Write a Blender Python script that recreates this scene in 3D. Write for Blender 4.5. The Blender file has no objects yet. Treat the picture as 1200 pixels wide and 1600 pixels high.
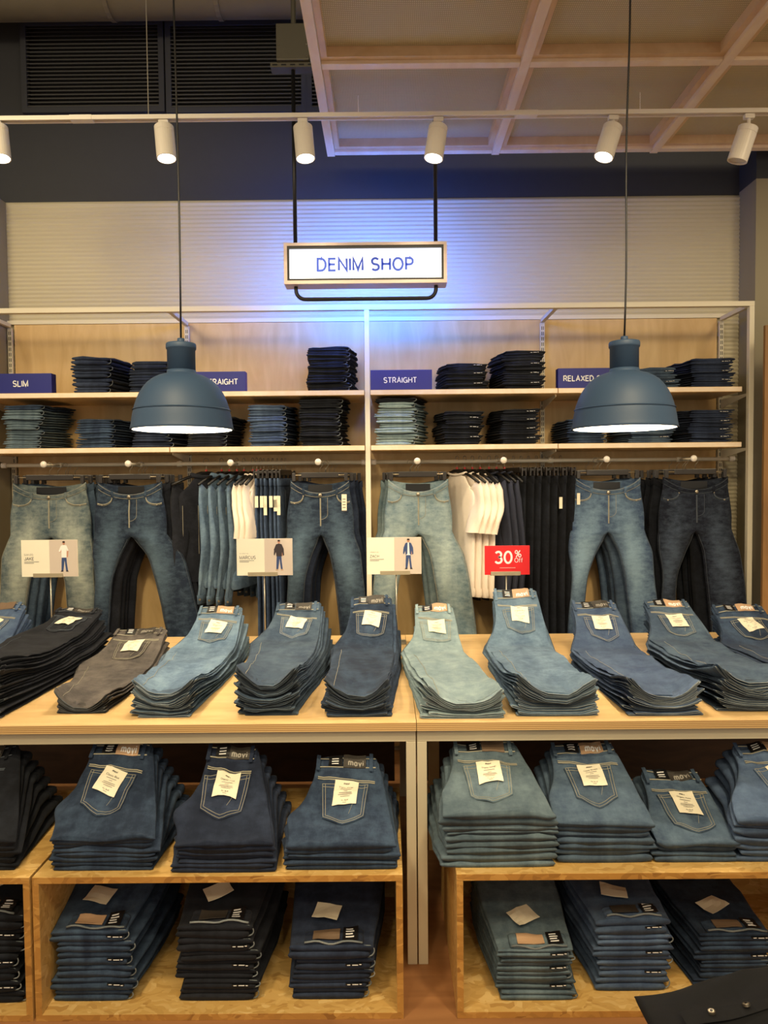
import bpy, bmesh, math, random
from mathutils import Vector, Matrix, noise
R = math.radians; PI = math.pi
SC = bpy.context.scene
COL = SC.collection
random.seed(7)

# ------------------------------------------------------------------ camera
FPX = 1130.0; EYE = 1.55
PITCH = math.atan(44 / FPX); YAW = math.atan(3 / FPX); ROLL = -0.0092
cam_d = bpy.data.cameras.new('camera'); cam = bpy.data.objects.new('camera', cam_d); COL.objects.link(cam)
cam_d.sensor_fit = 'VERTICAL'; cam_d.sensor_height = 36.0; cam_d.sensor_width = 27.0
cam_d.lens = 36.0 * FPX / 1600.0
cam_d.clip_start = 0.05
RC = (Matrix.Rotation(YAW, 3, 'Z') @ Matrix.Rotation(PI / 2 - PITCH, 3, 'X') @ Matrix.Rotation(ROLL, 3, 'Z'))
cam.matrix_world = Matrix.Translation((0, 0, EYE)) @ RC.to_4x4()
SC.camera = cam

def ray(px, py):
    return RC @ Vector(((px - 600) / FPX, -(py - 800) / FPX, -1))
def at(px, py, Y):
    d = ray(px, py); return Vector((0, 0, EYE)) + d * (Y / d.y)
def atz(px, py, z):
    d = ray(px, py); return Vector((0, 0, EYE)) + d * ((z - EYE) / d.z)

# ------------------------------------------------------------------ light
SC.view_settings.view_transform = 'Standard'; SC.view_settings.look = 'None'
SC.view_settings.exposure = 0.12; SC.view_settings.gamma = 1.0
SC.view_settings.use_curve_mapping = False
w = bpy.data.worlds.new('world'); SC.world = w; w.use_nodes = True
w.node_tree.nodes['Background'].inputs[0].default_value = (1.0, 0.86, 0.66, 1)
w.node_tree.nodes['Background'].inputs[1].default_value = 0.60
WARM = (1.0, 0.80, 0.49)

def spot(loc, target, power, size=70, blend=0.6, radius=0.05, color=WARM):
    l = bpy.data.lights.new('spot_light', 'SPOT'); l.energy = power; l.spot_size = R(size); l.spot_blend = blend
    l.shadow_soft_size = radius; l.color = color
    o = bpy.data.objects.new('spot_light', l); COL.objects.link(o)
    o.location = loc; o.rotation_euler = (Vector(target) - Vector(loc)).to_track_quat('-Z', 'Y').to_euler()
    return o
def area(loc, target, power, sx, sy, color=WARM):
    l = bpy.data.lights.new('area_light', 'AREA'); l.energy = power; l.shape = 'RECTANGLE'; l.size = sx; l.size_y = sy; l.color = color
    o = bpy.data.objects.new('area_light', l); COL.objects.link(o)
    o.location = loc; o.rotation_euler = (Vector(target) - Vector(loc)).to_track_quat('-Z', 'Y').to_euler()
    return o
# shop spot rows behind and above the photographer
area((0, -0.2, 3.5), (0, 3.0, 0.9), 60, 3.6, 0.5)
spot((-2.3, 1.5, 3.45), (-1.5, 4.1, 2.0), 130, 80, .8, .42)
spot((2.3, 1.5, 3.45), (1.5, 4.1, 2.0), 130, 80, .8, .42)
spot((-0.9, 0.9, 3.25), (-0.9, 2.9, 0.8), 150, 70, .8, .12)
spot((0.9, 0.9, 3.25), (0.9, 2.9, 0.8), 150, 70, .8, .12)
spot((-0.7, -1.2, 3.2), (-0.7, 2.2, 0.5), 60, 45, .8, .12)
spot((0.8, -1.2, 3.2), (0.8, 2.2, 0.5), 60, 45, .8, .12)

# ------------------------------------------------------------------ helpers
def s2l(c):
    return tuple(((v / 255) / 12.92 if v / 255 <= 0.04045 else ((v / 255 + 0.055) / 1.055) ** 2.4) for v in c) + (1,)

class MB:
    def __init__(s): s.v = []; s.f = []
    def box(s, x0, x1, y0, y1, z0, z1):
        b = len(s.v)
        s.v += [(x0, y0, z0), (x1, y0, z0), (x1, y1, z0), (x0, y1, z0), (x0, y0, z1), (x1, y0, z1), (x1, y1, z1), (x0, y1, z1)]
        for q in ((0, 3, 2, 1), (4, 5, 6, 7), (0, 1, 5, 4), (1, 2, 6, 5), (2, 3, 7, 6), (3, 0, 4, 7)):
            s.f.append(tuple(b + i for i in q))
        return s
    def bar(s, a, b, w, h):
        a = Vector(a); b = Vector(b); d = (b - a).normalized()
        up = Vector((0, 0, 1)) if abs(d.z) < 0.9 else Vector((0, 1, 0))
        sx = d.cross(up).normalized() * w / 2; sz = sx.cross(d).normalized() * h / 2
        k = len(s.v)
        for p in (a, b):
            for i, j in ((-1, -1), (1, -1), (1, 1), (-1, 1)): s.v.append(tuple(p + sx * i + sz * j))
        for q in ((0, 1, 2, 3), (7, 6, 5, 4), (0, 4, 5, 1), (1, 5, 6, 2), (2, 6, 7, 3), (3, 7, 4, 0)):
            s.f.append(tuple(k + i for i in q))
        return s
    def loft(s, rings, cap0=True, cap1=True, closed=True):
        b = len(s.v); n = len(rings[0])
        for r in rings: s.v += [tuple(p) for p in r]
        m = n if closed else n - 1
        for i in range(len(rings) - 1):
            for j in range(m):
                k = (j + 1) % n
                s.f.append((b + i * n + j, b + i * n + k, b + (i + 1) * n + k, b + (i + 1) * n + j))
        if cap0 and closed: s.f.append(tuple(b + j for j in reversed(range(n))))
        if cap1 and closed: s.f.append(tuple(b + (len(rings) - 1) * n + j for j in range(n)))
        return s
    def tube(s, path, r, n=6, loop=False, flat=1.0):
        P = [Vector(p) for p in path]; rings = []
        m = len(P); prev = None
        for i, p in enumerate(P):
            if loop: d = P[(i + 1) % m] - P[i - 1]
            else: d = P[min(i + 1, m - 1)] - P[max(i - 1, 0)]
            if d.length < 1e-9: d = Vector((0, 0, 1))
            d.normalize()
            if prev is None:
                up = Vector((0, 0, 1)) if abs(d.z) < 0.95 else Vector((0, 1, 0))
                sx = d.cross(up).normalized()
            else:
                sx = (prev - d * prev.dot(d)).normalized()
            prev = sx; sy = sx.cross(d)
            rr = r[i] if isinstance(r, (list, tuple)) else r
            rings.append([p + sx * math.cos(2 * PI * j / n) * rr + sy * math.sin(2 * PI * j / n) * rr * flat for j in range(n)])
        if loop:
            rings.append(rings[0]); return s.loft(rings, False, False)
        return s.loft(rings)
    def lathe(s, prof, n=40, c=(0, 0, 0), cap=False):
        rings = [[(c[0] + r * math.cos(2 * PI * j / n), c[1] + r * math.sin(2 * PI * j / n), c[2] + z) for j in range(n)] for r, z in prof]
        return s.loft(rings, cap, cap)
    def poly(s, pts):
        b = len(s.v); s.v += [tuple(p) for p in pts]; s.f.append(tuple(range(b, b + len(pts)))); return s
    def prism(s, pts, off):
        off = Vector(off); s.loft([[Vector(p) for p in pts], [Vector(p) + off for p in pts]]); return s
    def build(s, name, mat, parent=None, world=False, smooth=False, bevel=0):
        me = bpy.data.meshes.new(name)
        o0 = parent.location if (parent is not None and world) else Vector((0, 0, 0))
        if parent is not None and world:
            pp = parent
            while pp.parent is not None: pp = pp.parent; o0 = o0 + pp.location
        me.from_pydata([tuple(Vector(p) - o0) for p in s.v], [], s.f)
        bm = bmesh.new(); bm.from_mesh(me)
        bmesh.ops.recalc_face_normals(bm, faces=bm.faces)
        if bevel: bmesh.ops.bevel(bm, geom=list(bm.edges), offset=bevel, segments=2, affect='EDGES', profile=0.6)
        bm.to_mesh(me); bm.free()
        if smooth: me.polygons.foreach_set('use_smooth', [True] * len(me.polygons))
        me.materials.append(mat)
        o = bpy.data.objects.new(name, me); COL.objects.link(o)
        if parent is not None: o.parent = parent
        return o

def tag(o, label=None, cat=None, group=None, kind=None):
    if label: o['label'] = label
    if cat: o['category'] = cat
    if group: o['group'] = group
    if kind: o['kind'] = kind
    return o
def empty(name, loc, rz=0.0):
    o = bpy.data.objects.new(name, None); COL.objects.link(o); o.empty_display_size = 0.05
    o.location = Vector(loc); o.rotation_euler = (0, 0, rz); return o
def thing(name, label, cat, loc=(0, 0, 0), rz=0.0, group=None):
    return tag(empty(name, loc, rz), label, cat, group)
def copy_tree(o, parent=None):
    c = o.copy(); COL.objects.link(c); c.parent = parent
    for ch in list(o.children): copy_tree(ch, c)
    return c

# ------------------------------------------------------------------ materials
MATS = {}
def newmat(name):
    m = bpy.data.materials.new(name); m.use_nodes = True; MATS[name] = m
    nt = m.node_tree; return m, nt, nt.nodes, nt.links, nt.nodes['Principled BSDF']
def plain(name, col, rough=0.5, metal=0.0, noise_amt=0.0, nscale=20, emit=None, estr=0, bump=0, spec=0.5):
    m, nt, N, L, P = newmat(name)
    P.inputs['Base Color'].default_value = s2l(col); P.inputs['Roughness'].default_value = rough; P.inputs['Metallic'].default_value = metal
    P.inputs['Specular IOR Level'].default_value = spec
    tc = N.new('ShaderNodeTexCoord'); n = N.new('ShaderNodeTexNoise'); n.inputs['Scale'].default_value = nscale; n.inputs['Detail'].default_value = 4
    L.new(tc.outputs['Object'], n.inputs['Vector'])
    if noise_amt:
        hs = N.new('ShaderNodeHueSaturation'); hs.inputs['Color'].default_value = s2l(col)
        mr = N.new('ShaderNodeMapRange'); mr.inputs['To Min'].default_value = 1 - noise_amt; mr.inputs['To Max'].default_value = 1 + noise_amt
        L.new(n.outputs['Fac'], mr.inputs['Value']); L.new(mr.outputs['Result'], hs.inputs['Value']); L.new(hs.outputs['Color'], P.inputs['Base Color'])
    if bump:
        b = N.new('ShaderNodeBump'); b.inputs['Strength'].default_value = bump; b.inputs['Distance'].default_value = 0.002
        L.new(n.outputs['Fac'], b.inputs['Height']); L.new(b.outputs['Normal'], P.inputs['Normal'])
    if emit:
        P.inputs['Emission Color'].default_value = s2l(emit); P.inputs['Emission Strength'].default_value = estr
    return m

def denim(name, dark, light, fade=0.5, washed=0.0, thigh=0.0):
    """woven cotton: streaky yarn noise, worn patches, pilled seams; every pair a shade of its own"""
    m, nt, N, L, P = newmat(name)
    tc = N.new('ShaderNodeTexCoord'); oi = N.new('ShaderNodeObjectInfo')
    mp = N.new('ShaderNodeMapping'); mp.inputs['Scale'].default_value = (9, 4, 4)
    ad = N.new('ShaderNodeVectorMath'); ad.operation = 'ADD'
    L.new(tc.outputs['Object'], ad.inputs[0]); 
    sc = N.new('ShaderNodeVectorMath'); sc.operation = 'SCALE'; sc.inputs['Scale'].default_value = 0.3
    L.new(oi.outputs['Location'], sc.inputs[0]); L.new(sc.outputs[0], ad.inputs[1])
    L.new(ad.outputs[0], mp.inputs['Vector'])
    n1 = N.new('ShaderNodeTexNoise'); n1.inputs['Scale'].default_value = 1.3; n1.inputs['Detail'].default_value = 5; n1.inputs['Roughness'].default_value = 0.6
    L.new(mp.outputs[0], n1.inputs['Vector'])
    mp2 = N.new('ShaderNodeMapping'); mp2.inputs['Scale'].default_value = (700, 90, 90); L.new(tc.outputs['Object'], mp2.inputs['Vector'])
    n2 = N.new('ShaderNodeTexNoise'); n2.inputs['Scale'].default_value = 1.0; n2.inputs['Detail'].default_value = 2
    L.new(mp2.outputs[0], n2.inputs['Vector'])
    r1 = N.new('ShaderNodeMapRange'); r1.inputs['From Min'].default_value = 0.40; r1.inputs['From Max'].default_value = 0.68
    r1.inputs['To Min'].default_value = washed; r1.inputs['To Max'].default_value = max(fade, washed)
    L.new(n1.outputs['Fac'], r1.inputs['Value'])
    r2 = N.new('ShaderNodeMapRange'); r2.inputs['To Min'].default_value = -0.16; r2.inputs['To Max'].default_value = 0.16
    L.new(n2.outputs['Fac'], r2.inputs['Value'])
    a2 = N.new('ShaderNodeMath'); a2.operation = 'ADD'; a2.use_clamp = True
    # mottled abrasion
    n4 = N.new('ShaderNodeTexNoise'); n4.inputs['Scale'].default_value = 1.0; n4.inputs['Detail'].default_value = 4; n4.inputs['Roughness'].default_value = .7
    mp4 = N.new('ShaderNodeMapping'); mp4.inputs['Scale'].default_value = (22, 34, 46); L.new(ad.outputs[0], mp4.inputs['Vector']); L.new(mp4.outputs[0], n4.inputs['Vector'])
    r4 = N.new('ShaderNodeMapRange'); r4.inputs['From Min'].default_value = .3; r4.inputs['From Max'].default_value = .75; r4.inputs['To Min'].default_value = -.22; r4.inputs['To Max'].default_value = .30
    L.new(n4.outputs['Fac'], r4.inputs['Value'])
    a0_ = N.new('ShaderNodeMath'); a0_.operation = 'ADD'; L.new(r1.outputs[0], a0_.inputs[0]); L.new(r4.outputs[0], a0_.inputs[1])
    src = a0_.outputs[0]
    if thigh:
        sx = N.new('ShaderNodeSeparateXYZ'); L.new(tc.outputs['Object'], sx.inputs[0])
        def mth(op, a, b=None):
            q_ = N.new('ShaderNodeMath'); q_.operation = op
            for i_, v_ in enumerate((a, b)):
                if v_ is None: continue
                if isinstance(v_, (int, float)): q_.inputs[i_].default_value = v_
                else: L.new(v_, q_.inputs[i_])
            return q_.outputs[0]
        # centre of the thigh moves outwards going down: |x| - (.095 + .16 * (-z - .25))
        ax = mth('ABSOLUTE', sx.outputs['X']); cz_ = mth('MULTIPLY', mth('ADD', sx.outputs['Z'], .25), -.16)
        dx_ = mth('DIVIDE', mth('SUBTRACT', mth('SUBTRACT', ax, .10), cz_), .055)
        dz_ = mth('DIVIDE', mth('ADD', sx.outputs['Z'], .42), .24)
        e_ = mth('POWER', 2.718, mth('MULTIPLY', mth('ADD', mth('MULTIPLY', dx_, dx_), mth('MULTIPLY', dz_, dz_)), -1.0))
        src = mth('ADD', src, mth('MULTIPLY', e_, thigh))
    L.new(src, a2.inputs[0]); L.new(r2.outputs[0], a2.inputs[1])
    mx = N.new('ShaderNodeMix'); mx.data_type = 'RGBA'; mx.inputs['A'].default_value = s2l(dark); mx.inputs['B'].default_value = s2l(light)
    L.new(a2.outputs[0], mx.inputs['Factor'])
    hs = N.new('ShaderNodeHueSaturation'); hs.inputs['Saturation'].default_value = .80; rr = N.new('ShaderNodeMapRange'); rr.inputs['To Min'].default_value = 0.82; rr.inputs['To Max'].default_value = 1.22
    L.new(oi.outputs['Random'], rr.inputs['Value']); L.new(rr.outputs[0], hs.inputs['Value']); L.new(mx.outputs['Result'], hs.inputs['Color'])
    L.new(hs.outputs['Color'], P.inputs['Base Color'])
    P.inputs['Roughness'].default_value = 0.92; P.inputs['Specular IOR Level'].default_value = 0.15
    P.inputs['Sheen Weight'].default_value = 0.03; P.inputs['Sheen Roughness'].default_value = 0.6
    b = N.new('ShaderNodeBump'); b.inputs['Strength'].default_value = 0.35; b.inputs['Distance'].default_value = 0.0015
    n3 = N.new('ShaderNodeTexNoise'); n3.inputs['Scale'].default_value = 60; n3.inputs['Detail'].default_value = 6
    L.new(tc.outputs['Object'], n3.inputs['Vector']); L.new(n3.outputs['Fac'], b.inputs['Height'])
    mp5 = N.new('ShaderNodeMapping'); mp5.inputs['Scale'].default_value = (9, 22, 22); L.new(ad.outputs[0], mp5.inputs['Vector'])
    n5 = N.new('ShaderNodeTexNoise'); n5.noise_type = 'RIDGED_MULTIFRACTAL'; n5.inputs['Scale'].default_value = 1.0; n5.inputs['Detail'].default_value = 2; L.new(mp5.outputs[0], n5.inputs['Vector'])
    b2 = N.new('ShaderNodeBump'); b2.inputs['Strength'].default_value = 0.30; b2.inputs['Distance'].default_value = 0.006
    L.new(n5.outputs['Fac'], b2.inputs['Height']); L.new(b.outputs['Normal'], b2.inputs['Normal']); L.new(b2.outputs['Normal'], P.inputs['Normal'])
    return m

def wood(name, c1, c2, scale=(1.2, 9, 9), rough=0.45, knots=True, rot=0):
    m, nt, N, L, P = newmat(name)
    tc = N.new('ShaderNodeTexCoord'); mp = N.new('ShaderNodeMapping'); mp.inputs['Scale'].default_value = scale
    L.new(tc.outputs['Object'], mp.inputs['Vector'])
    n1 = N.new('ShaderNodeTexNoise'); n1.inputs['Scale'].default_value = 2.0; n1.inputs['Detail'].default_value = 8; n1.inputs['Distortion'].default_value = 1.2
    L.new(mp.outputs[0], n1.inputs['Vector'])
    cr = N.new('ShaderNodeValToRGB'); cr.color_ramp.elements[0].position = 0.3; cr.color_ramp.elements[1].position = 0.7
    cr.color_ramp.elements[0].color = s2l(c2); cr.color_ramp.elements[1].color = s2l(c1)
    L.new(n1.outputs['Fac'], cr.inputs['Fac']); L.new(cr.outputs['Color'], P.inputs['Base Color'])
    P.inputs['Roughness'].default_value = rough
    b = N.new('ShaderNodeBump'); b.inputs['Strength'].default_value = 0.08; b.inputs['Distance'].default_value = 0.002
    L.new(n1.outputs['Fac'], b.inputs['Height']); L.new(b.outputs['Normal'], P.inputs['Normal'])
    return m

def osb(name, cols):
    m, nt, N, L, P = newmat(name)
    tc = N.new('ShaderNodeTexCoord')
    n0 = N.new('ShaderNodeTexNoise'); n0.inputs['Scale'].default_value = 9; L.new(tc.outputs['Object'], n0.inputs['Vector'])
    mx0 = N.new('ShaderNodeMix'); mx0.data_type = 'RGBA'; mx0.inputs['Factor'].default_value = 0.12
    L.new(tc.outputs['Object'], mx0.inputs['A']); L.new(n0.outputs['Color'], mx0.inputs['B'])
    mp = N.new('ShaderNodeMapping'); mp.inputs['Scale'].default_value = (26, 85, 85); mp.inputs['Rotation'].default_value = (0.2, 0.3, 0.5)
    L.new(mx0.outputs['Result'], mp.inputs['Vector'])
    v = N.new('ShaderNodeTexVoronoi'); v.inputs['Scale'].default_value = 1.0; v.inputs['Randomness'].default_value = 1.0
    L.new(mp.outputs[0], v.inputs['Vector'])
    cr = N.new('ShaderNodeValToRGB'); cr.color_ramp.interpolation = 'LINEAR'
    els = cr.color_ramp.elements; els[0].color = s2l(cols[0]); els[0].position = 0.0; els[1].color = s2l(cols[-1]); els[1].position = 1.0
    for i, c in enumerate(cols[1:-1]):
        e = els.new((i + 1) / (len(cols) - 1)); e.color = s2l(c)
    sp = N.new('ShaderNodeSeparateColor'); L.new(v.outputs['Color'], sp.inputs[0]); L.new(sp.outputs[0], cr.inputs['Fac'])
    L.new(cr.outputs['Color'], P.inputs['Base Color']); P.inputs['Roughness'].default_value = 0.42
    b = N.new('ShaderNodeBump'); b.inputs['Strength'].default_value = 0.2; b.inputs['Distance'].default_value = 0.001
    L.new(sp.outputs[1], b.inputs['Height']); L.new(b.outputs['Normal'], P.inputs['Normal'])
    return m

def ply_edge(name, c1, c2, pitch):
    m, nt, N, L, P = newmat(name)
    tc = N.new('ShaderNodeTexCoord'); mp = N.new('ShaderNodeMapping'); mp.inputs['Scale'].default_value = (3, 3, 1 / pitch)
    L.new(tc.outputs['Object'], mp.inputs['Vector'])
    wv = N.new('ShaderNodeTexWave'); wv.bands_direction = 'Z'; wv.inputs['Scale'].default_value = 0.32; wv.inputs['Distortion'].default_value = 0.6; wv.inputs['Detail'].default_value = 1
    L.new(mp.outputs[0], wv.inputs['Vector'])
    mx = N.new('ShaderNodeMix'); mx.data_type = 'RGBA'; mx.inputs['A'].default_value = s2l(c1); mx.inputs['B'].default_value = s2l(c2)
    L.new(wv.outputs['Fac'], mx.inputs['Factor']); L.new(mx.outputs['Result'], P.inputs['Base Color']); P.inputs['Roughness'].default_value = 0.6
    return m

def weave(name, c1, c2, sc):
    m, nt, N, L, P = newmat(name)
    tc = N.new('ShaderNodeTexCoord')
    a = N.new('ShaderNodeTexWave'); a.bands_direction = 'X'; a.inputs['Scale'].default_value = sc; L.new(tc.outputs['Object'], a.inputs['Vector'])
    b = N.new('ShaderNodeTexWave'); b.bands_direction = 'Y'; b.inputs['Scale'].default_value = sc * 0.6; L.new(tc.outputs['Object'], b.inputs['Vector'])
    mu = N.new('ShaderNodeMath'); mu.operation = 'MULTIPLY'; L.new(a.outputs['Fac'], mu.inputs[0]); L.new(b.outputs['Fac'], mu.inputs[1])
    mx = N.new('ShaderNodeMix'); mx.data_type = 'RGBA'; mx.inputs['A'].default_value = s2l(c1); mx.inputs['B'].default_value = s2l(c2)
    L.new(mu.outputs[0], mx.inputs['Factor']); L.new(mx.outputs['Result'], P.inputs['Base Color']); P.inputs['Roughness'].default_value = 0.8
    bp = N.new('ShaderNodeBump'); bp.inputs['Strength'].default_value = 0.5; bp.inputs['Distance'].default_value = 0.003
    L.new(mu.outputs[0], bp.inputs['Height']); L.new(bp.outputs['Normal'], P.inputs['Normal'])
    return m

M_DARKWALL = plain('dark_wall_paint', (54, 56, 61), 0.8, noise_amt=0.06)
M_DUCT = plain('duct_metal', (120, 112, 94), 0.6, 0.2, noise_amt=0.15, nscale=6)
M_LOUVRE = plain('louvre_metal', (74, 74, 74), 0.6)
M_CLAD = plain('corrugated_paint', (206, 198, 172), 0.6, noise_amt=0.03, nscale=5)
M_PILLAR = plain('pillar_paint', (150, 142, 120), 0.85, noise_amt=0.04, nscale=3, bump=0.1)
M_CEIL = plain('ceiling_black', (52, 50, 46), 0.9, noise_amt=0.2, nscale=4)
M_FLOOR = wood('floor_wood', (168, 120, 78), (140, 96, 60), (1.0, 6, 6), 0.5)
M_BIRCH = wood('birch_ply', (222, 190, 135), (204, 168, 112), (6, 6, 1.3), 0.45)
M_BIRCH_X = wood('birch_tabletop', (238, 203, 148), (220, 182, 124), (1.6, 8, 8), 0.38)
M_PALE = wood('pale_timber', (246, 230, 208), (236, 212, 182), (4, 2, 4), 0.45)
M_PALE2 = wood('frame_timber', (228, 200, 164), (212, 180, 140), (4, 2, 4), 0.5)
M_SIGNW = wood('sign_timber', (226, 208, 202), (208, 188, 180), (1.5, 8, 8), 0.5)
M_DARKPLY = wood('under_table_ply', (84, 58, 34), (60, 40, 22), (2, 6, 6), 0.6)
M_OSB = osb('strand_board', [(188, 146, 82), (208, 168, 98), (218, 180, 112), (202, 160, 90), (228, 194, 130)])
M_OSBE = osb('strand_board_edge', [(150, 104, 50), (190, 140, 70), (176, 126, 62), (204, 156, 84)])
M_PLYE = ply_edge('ply_edge', (232, 198, 138), (140, 98, 54), 0.006)
M_WHITE = plain('cream_steel', (226, 218, 196), 0.4, spec=0.5)
M_TABLEST = plain('table_steel', (206, 196, 170), 0.4, 0.1)
M_WHITEP = plain('white_fixture', (235, 228, 216), 0.35)
M_BLACK = plain('black_steel', (22, 22, 24), 0.4)
M_GREYBOX = plain('grey_box', (92, 88, 78), 0.5, 0.3)
M_LAMP = plain('slate_rubber', (54, 77, 106), 0.55, bump=0.05, nscale=120)
M_LAMPIN = plain('lamp_inside', (250, 246, 238), 0.5)
M_BULB = plain('bulb', (255, 240, 220), 0.5, emit=(255, 236, 205), estr=30)
M_LENS = plain('spot_lens', (255, 250, 235), 0.3, emit=(255, 243, 220), estr=14)
M_LENSOFF = plain('spot_lens_off', (200, 195, 185), 0.2)
M_SIGNF = plain('lightbox_face', (255, 255, 255), 0.4, emit=(236, 243, 255), estr=1.15)
M_SIGNB = plain('lightbox_back', (60, 110, 255), 0.4, emit=(60, 122, 255), estr=62)
M_SIGNT = plain('sign_letters', (50, 84, 190), 0.5, emit=(30, 60, 200), estr=0.3)
M_BLUE = plain('shelf_sign_blue', (18, 27, 122), 0.45)
M_LETTER = plain('white_letters', (240, 240, 240), 0.5)
M_CARD = plain('card_white', (240, 234, 214), 0.5)
M_CARDP = plain('card_photo_ground', (206, 192, 180), 0.5)
M_RED = plain('sale_red', (222, 30, 36), 0.45)
M_INK = plain('ink', (60, 60, 62), 0.6)
M_INKG = plain('ink_grey', (150, 146, 138), 0.6)
M_SKIN = plain('print_skin', (196, 140, 112), 0.6)
M_HAIR = plain('print_hair', (48, 32, 26), 0.6)
M_PWHITE = plain('print_white', (242, 240, 236), 0.6)
M_PBLUE = plain('print_denim', (48, 70, 120), 0.6)
M_PBLACK = plain('print_dark', (50, 40, 46), 0.6)
M_ACRYL = plain('stand_clip', (176, 164, 138), 0.25, 0.3)
M_ROD = plain('stand_rod', (180, 174, 160), 0.35, 0.6)
M_PATCHT = plain('tan_patch', (186, 152, 120), 0.6)
M_PATCHD = plain('dark_patch', (58, 54, 50), 0.5)
M_PATCHB = plain('brown_patch', (112, 92, 74), 0.6)
M_STICK = plain('black_sticker', (20, 21, 24), 0.35)
M_PAPER = plain('paper_tag', (238, 230, 206), 0.7, noise_amt=0.03)
M_THREAD = plain('pale_thread', (160, 156, 138), 0.9)
M_THREADD = plain('dark_thread', (78, 86, 96), 0.9)
M_METAL = plain('rivet_metal', (170, 160, 140), 0.3, 0.9)
M_HANG = plain('hanger_plastic', (46, 42, 40), 0.3, noise_amt=0.1)
M_HANGB = plain('hanger_black', (14, 14, 16), 0.4)
M_REDCLIP = plain('hanger_red', (170, 30, 30), 0.4)
M_COTTON = plain('white_cotton', (242, 230, 216), 0.9, noise_amt=0.03, bump=0.2, nscale=60)
M_NAVY = plain('navy_fleece', (42, 46, 62), 0.95, noise_amt=0.1, bump=0.2, nscale=60)
M_BLACKC = plain('black_cotton', (22, 23, 26), 0.95, noise_amt=0.15, bump=0.3, nscale=60)

D_PALE = denim('denim_pale', (92, 122, 136), (150, 176, 182), 0.8, 0.25)
D_JAKE = denim('denim_faded_grey', (62, 86, 100), (138, 150, 144), 0.85, 0.1)
D_ZACH = denim('denim_light_green', (78, 108, 122), (140, 162, 164), 0.75, 0.15)
D_MID = denim('denim_mid', (54, 84, 114), (104, 136, 160), 0.7, 0.1)
D_MIDD = denim('denim_mid_dark', (42, 66, 94), (84, 112, 136), 0.6, 0.05)
D_BLUE = denim('denim_blue', (40, 66, 104), (76, 106, 142), 0.6, 0.05)
D_DARK = denim('denim_dark', (24, 43, 70), (54, 84, 116), 0.6, 0.0)
D_NAVY = denim('denim_navy', (22, 34, 58), (42, 60, 92), 0.6, 0.0)
D_BLACK = denim('denim_black', (17, 20, 28), (36, 42, 54), 0.6, 0.0)
D_INKY = denim('denim_inky', (24, 27, 36), (42, 46, 58), 0.6, 0.0)
D_GREY = denim('denim_grey', (66, 62, 62), (112, 104, 98), 0.7, 0.1)
D_SLATE = denim('denim_slate', (60, 82, 98), (104, 128, 140), 0.7, 0.1)
H_JAKE = denim('denim_faded_grey_thighs', (50, 72, 86), (150, 160, 150), 0.5, 0.1, .7)
H_ZACH = denim('denim_light_green_thighs', (70, 100, 116), (156, 176, 176), 0.5, 0.15, .5)
H_MID = denim('denim_mid_thighs', (34, 62, 98), (108, 144, 170), 0.3, 0.05, .8)
H_DARK = denim('denim_dark_thighs', (22, 38, 62), (80, 112, 138), 0.2, 0.0, .75)
H_NAVY = denim('denim_navy_thighs', (18, 23, 38), (66, 84, 108), 0.1, 0.0, .5)
D_RIM = denim('denim_reverse', (92, 104, 112), (140, 148, 150), 0.6, 0.2)
D_RIMD = denim('denim_reverse_dark', (52, 60, 68), (84, 92, 98), 0.6, 0.2)

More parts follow.
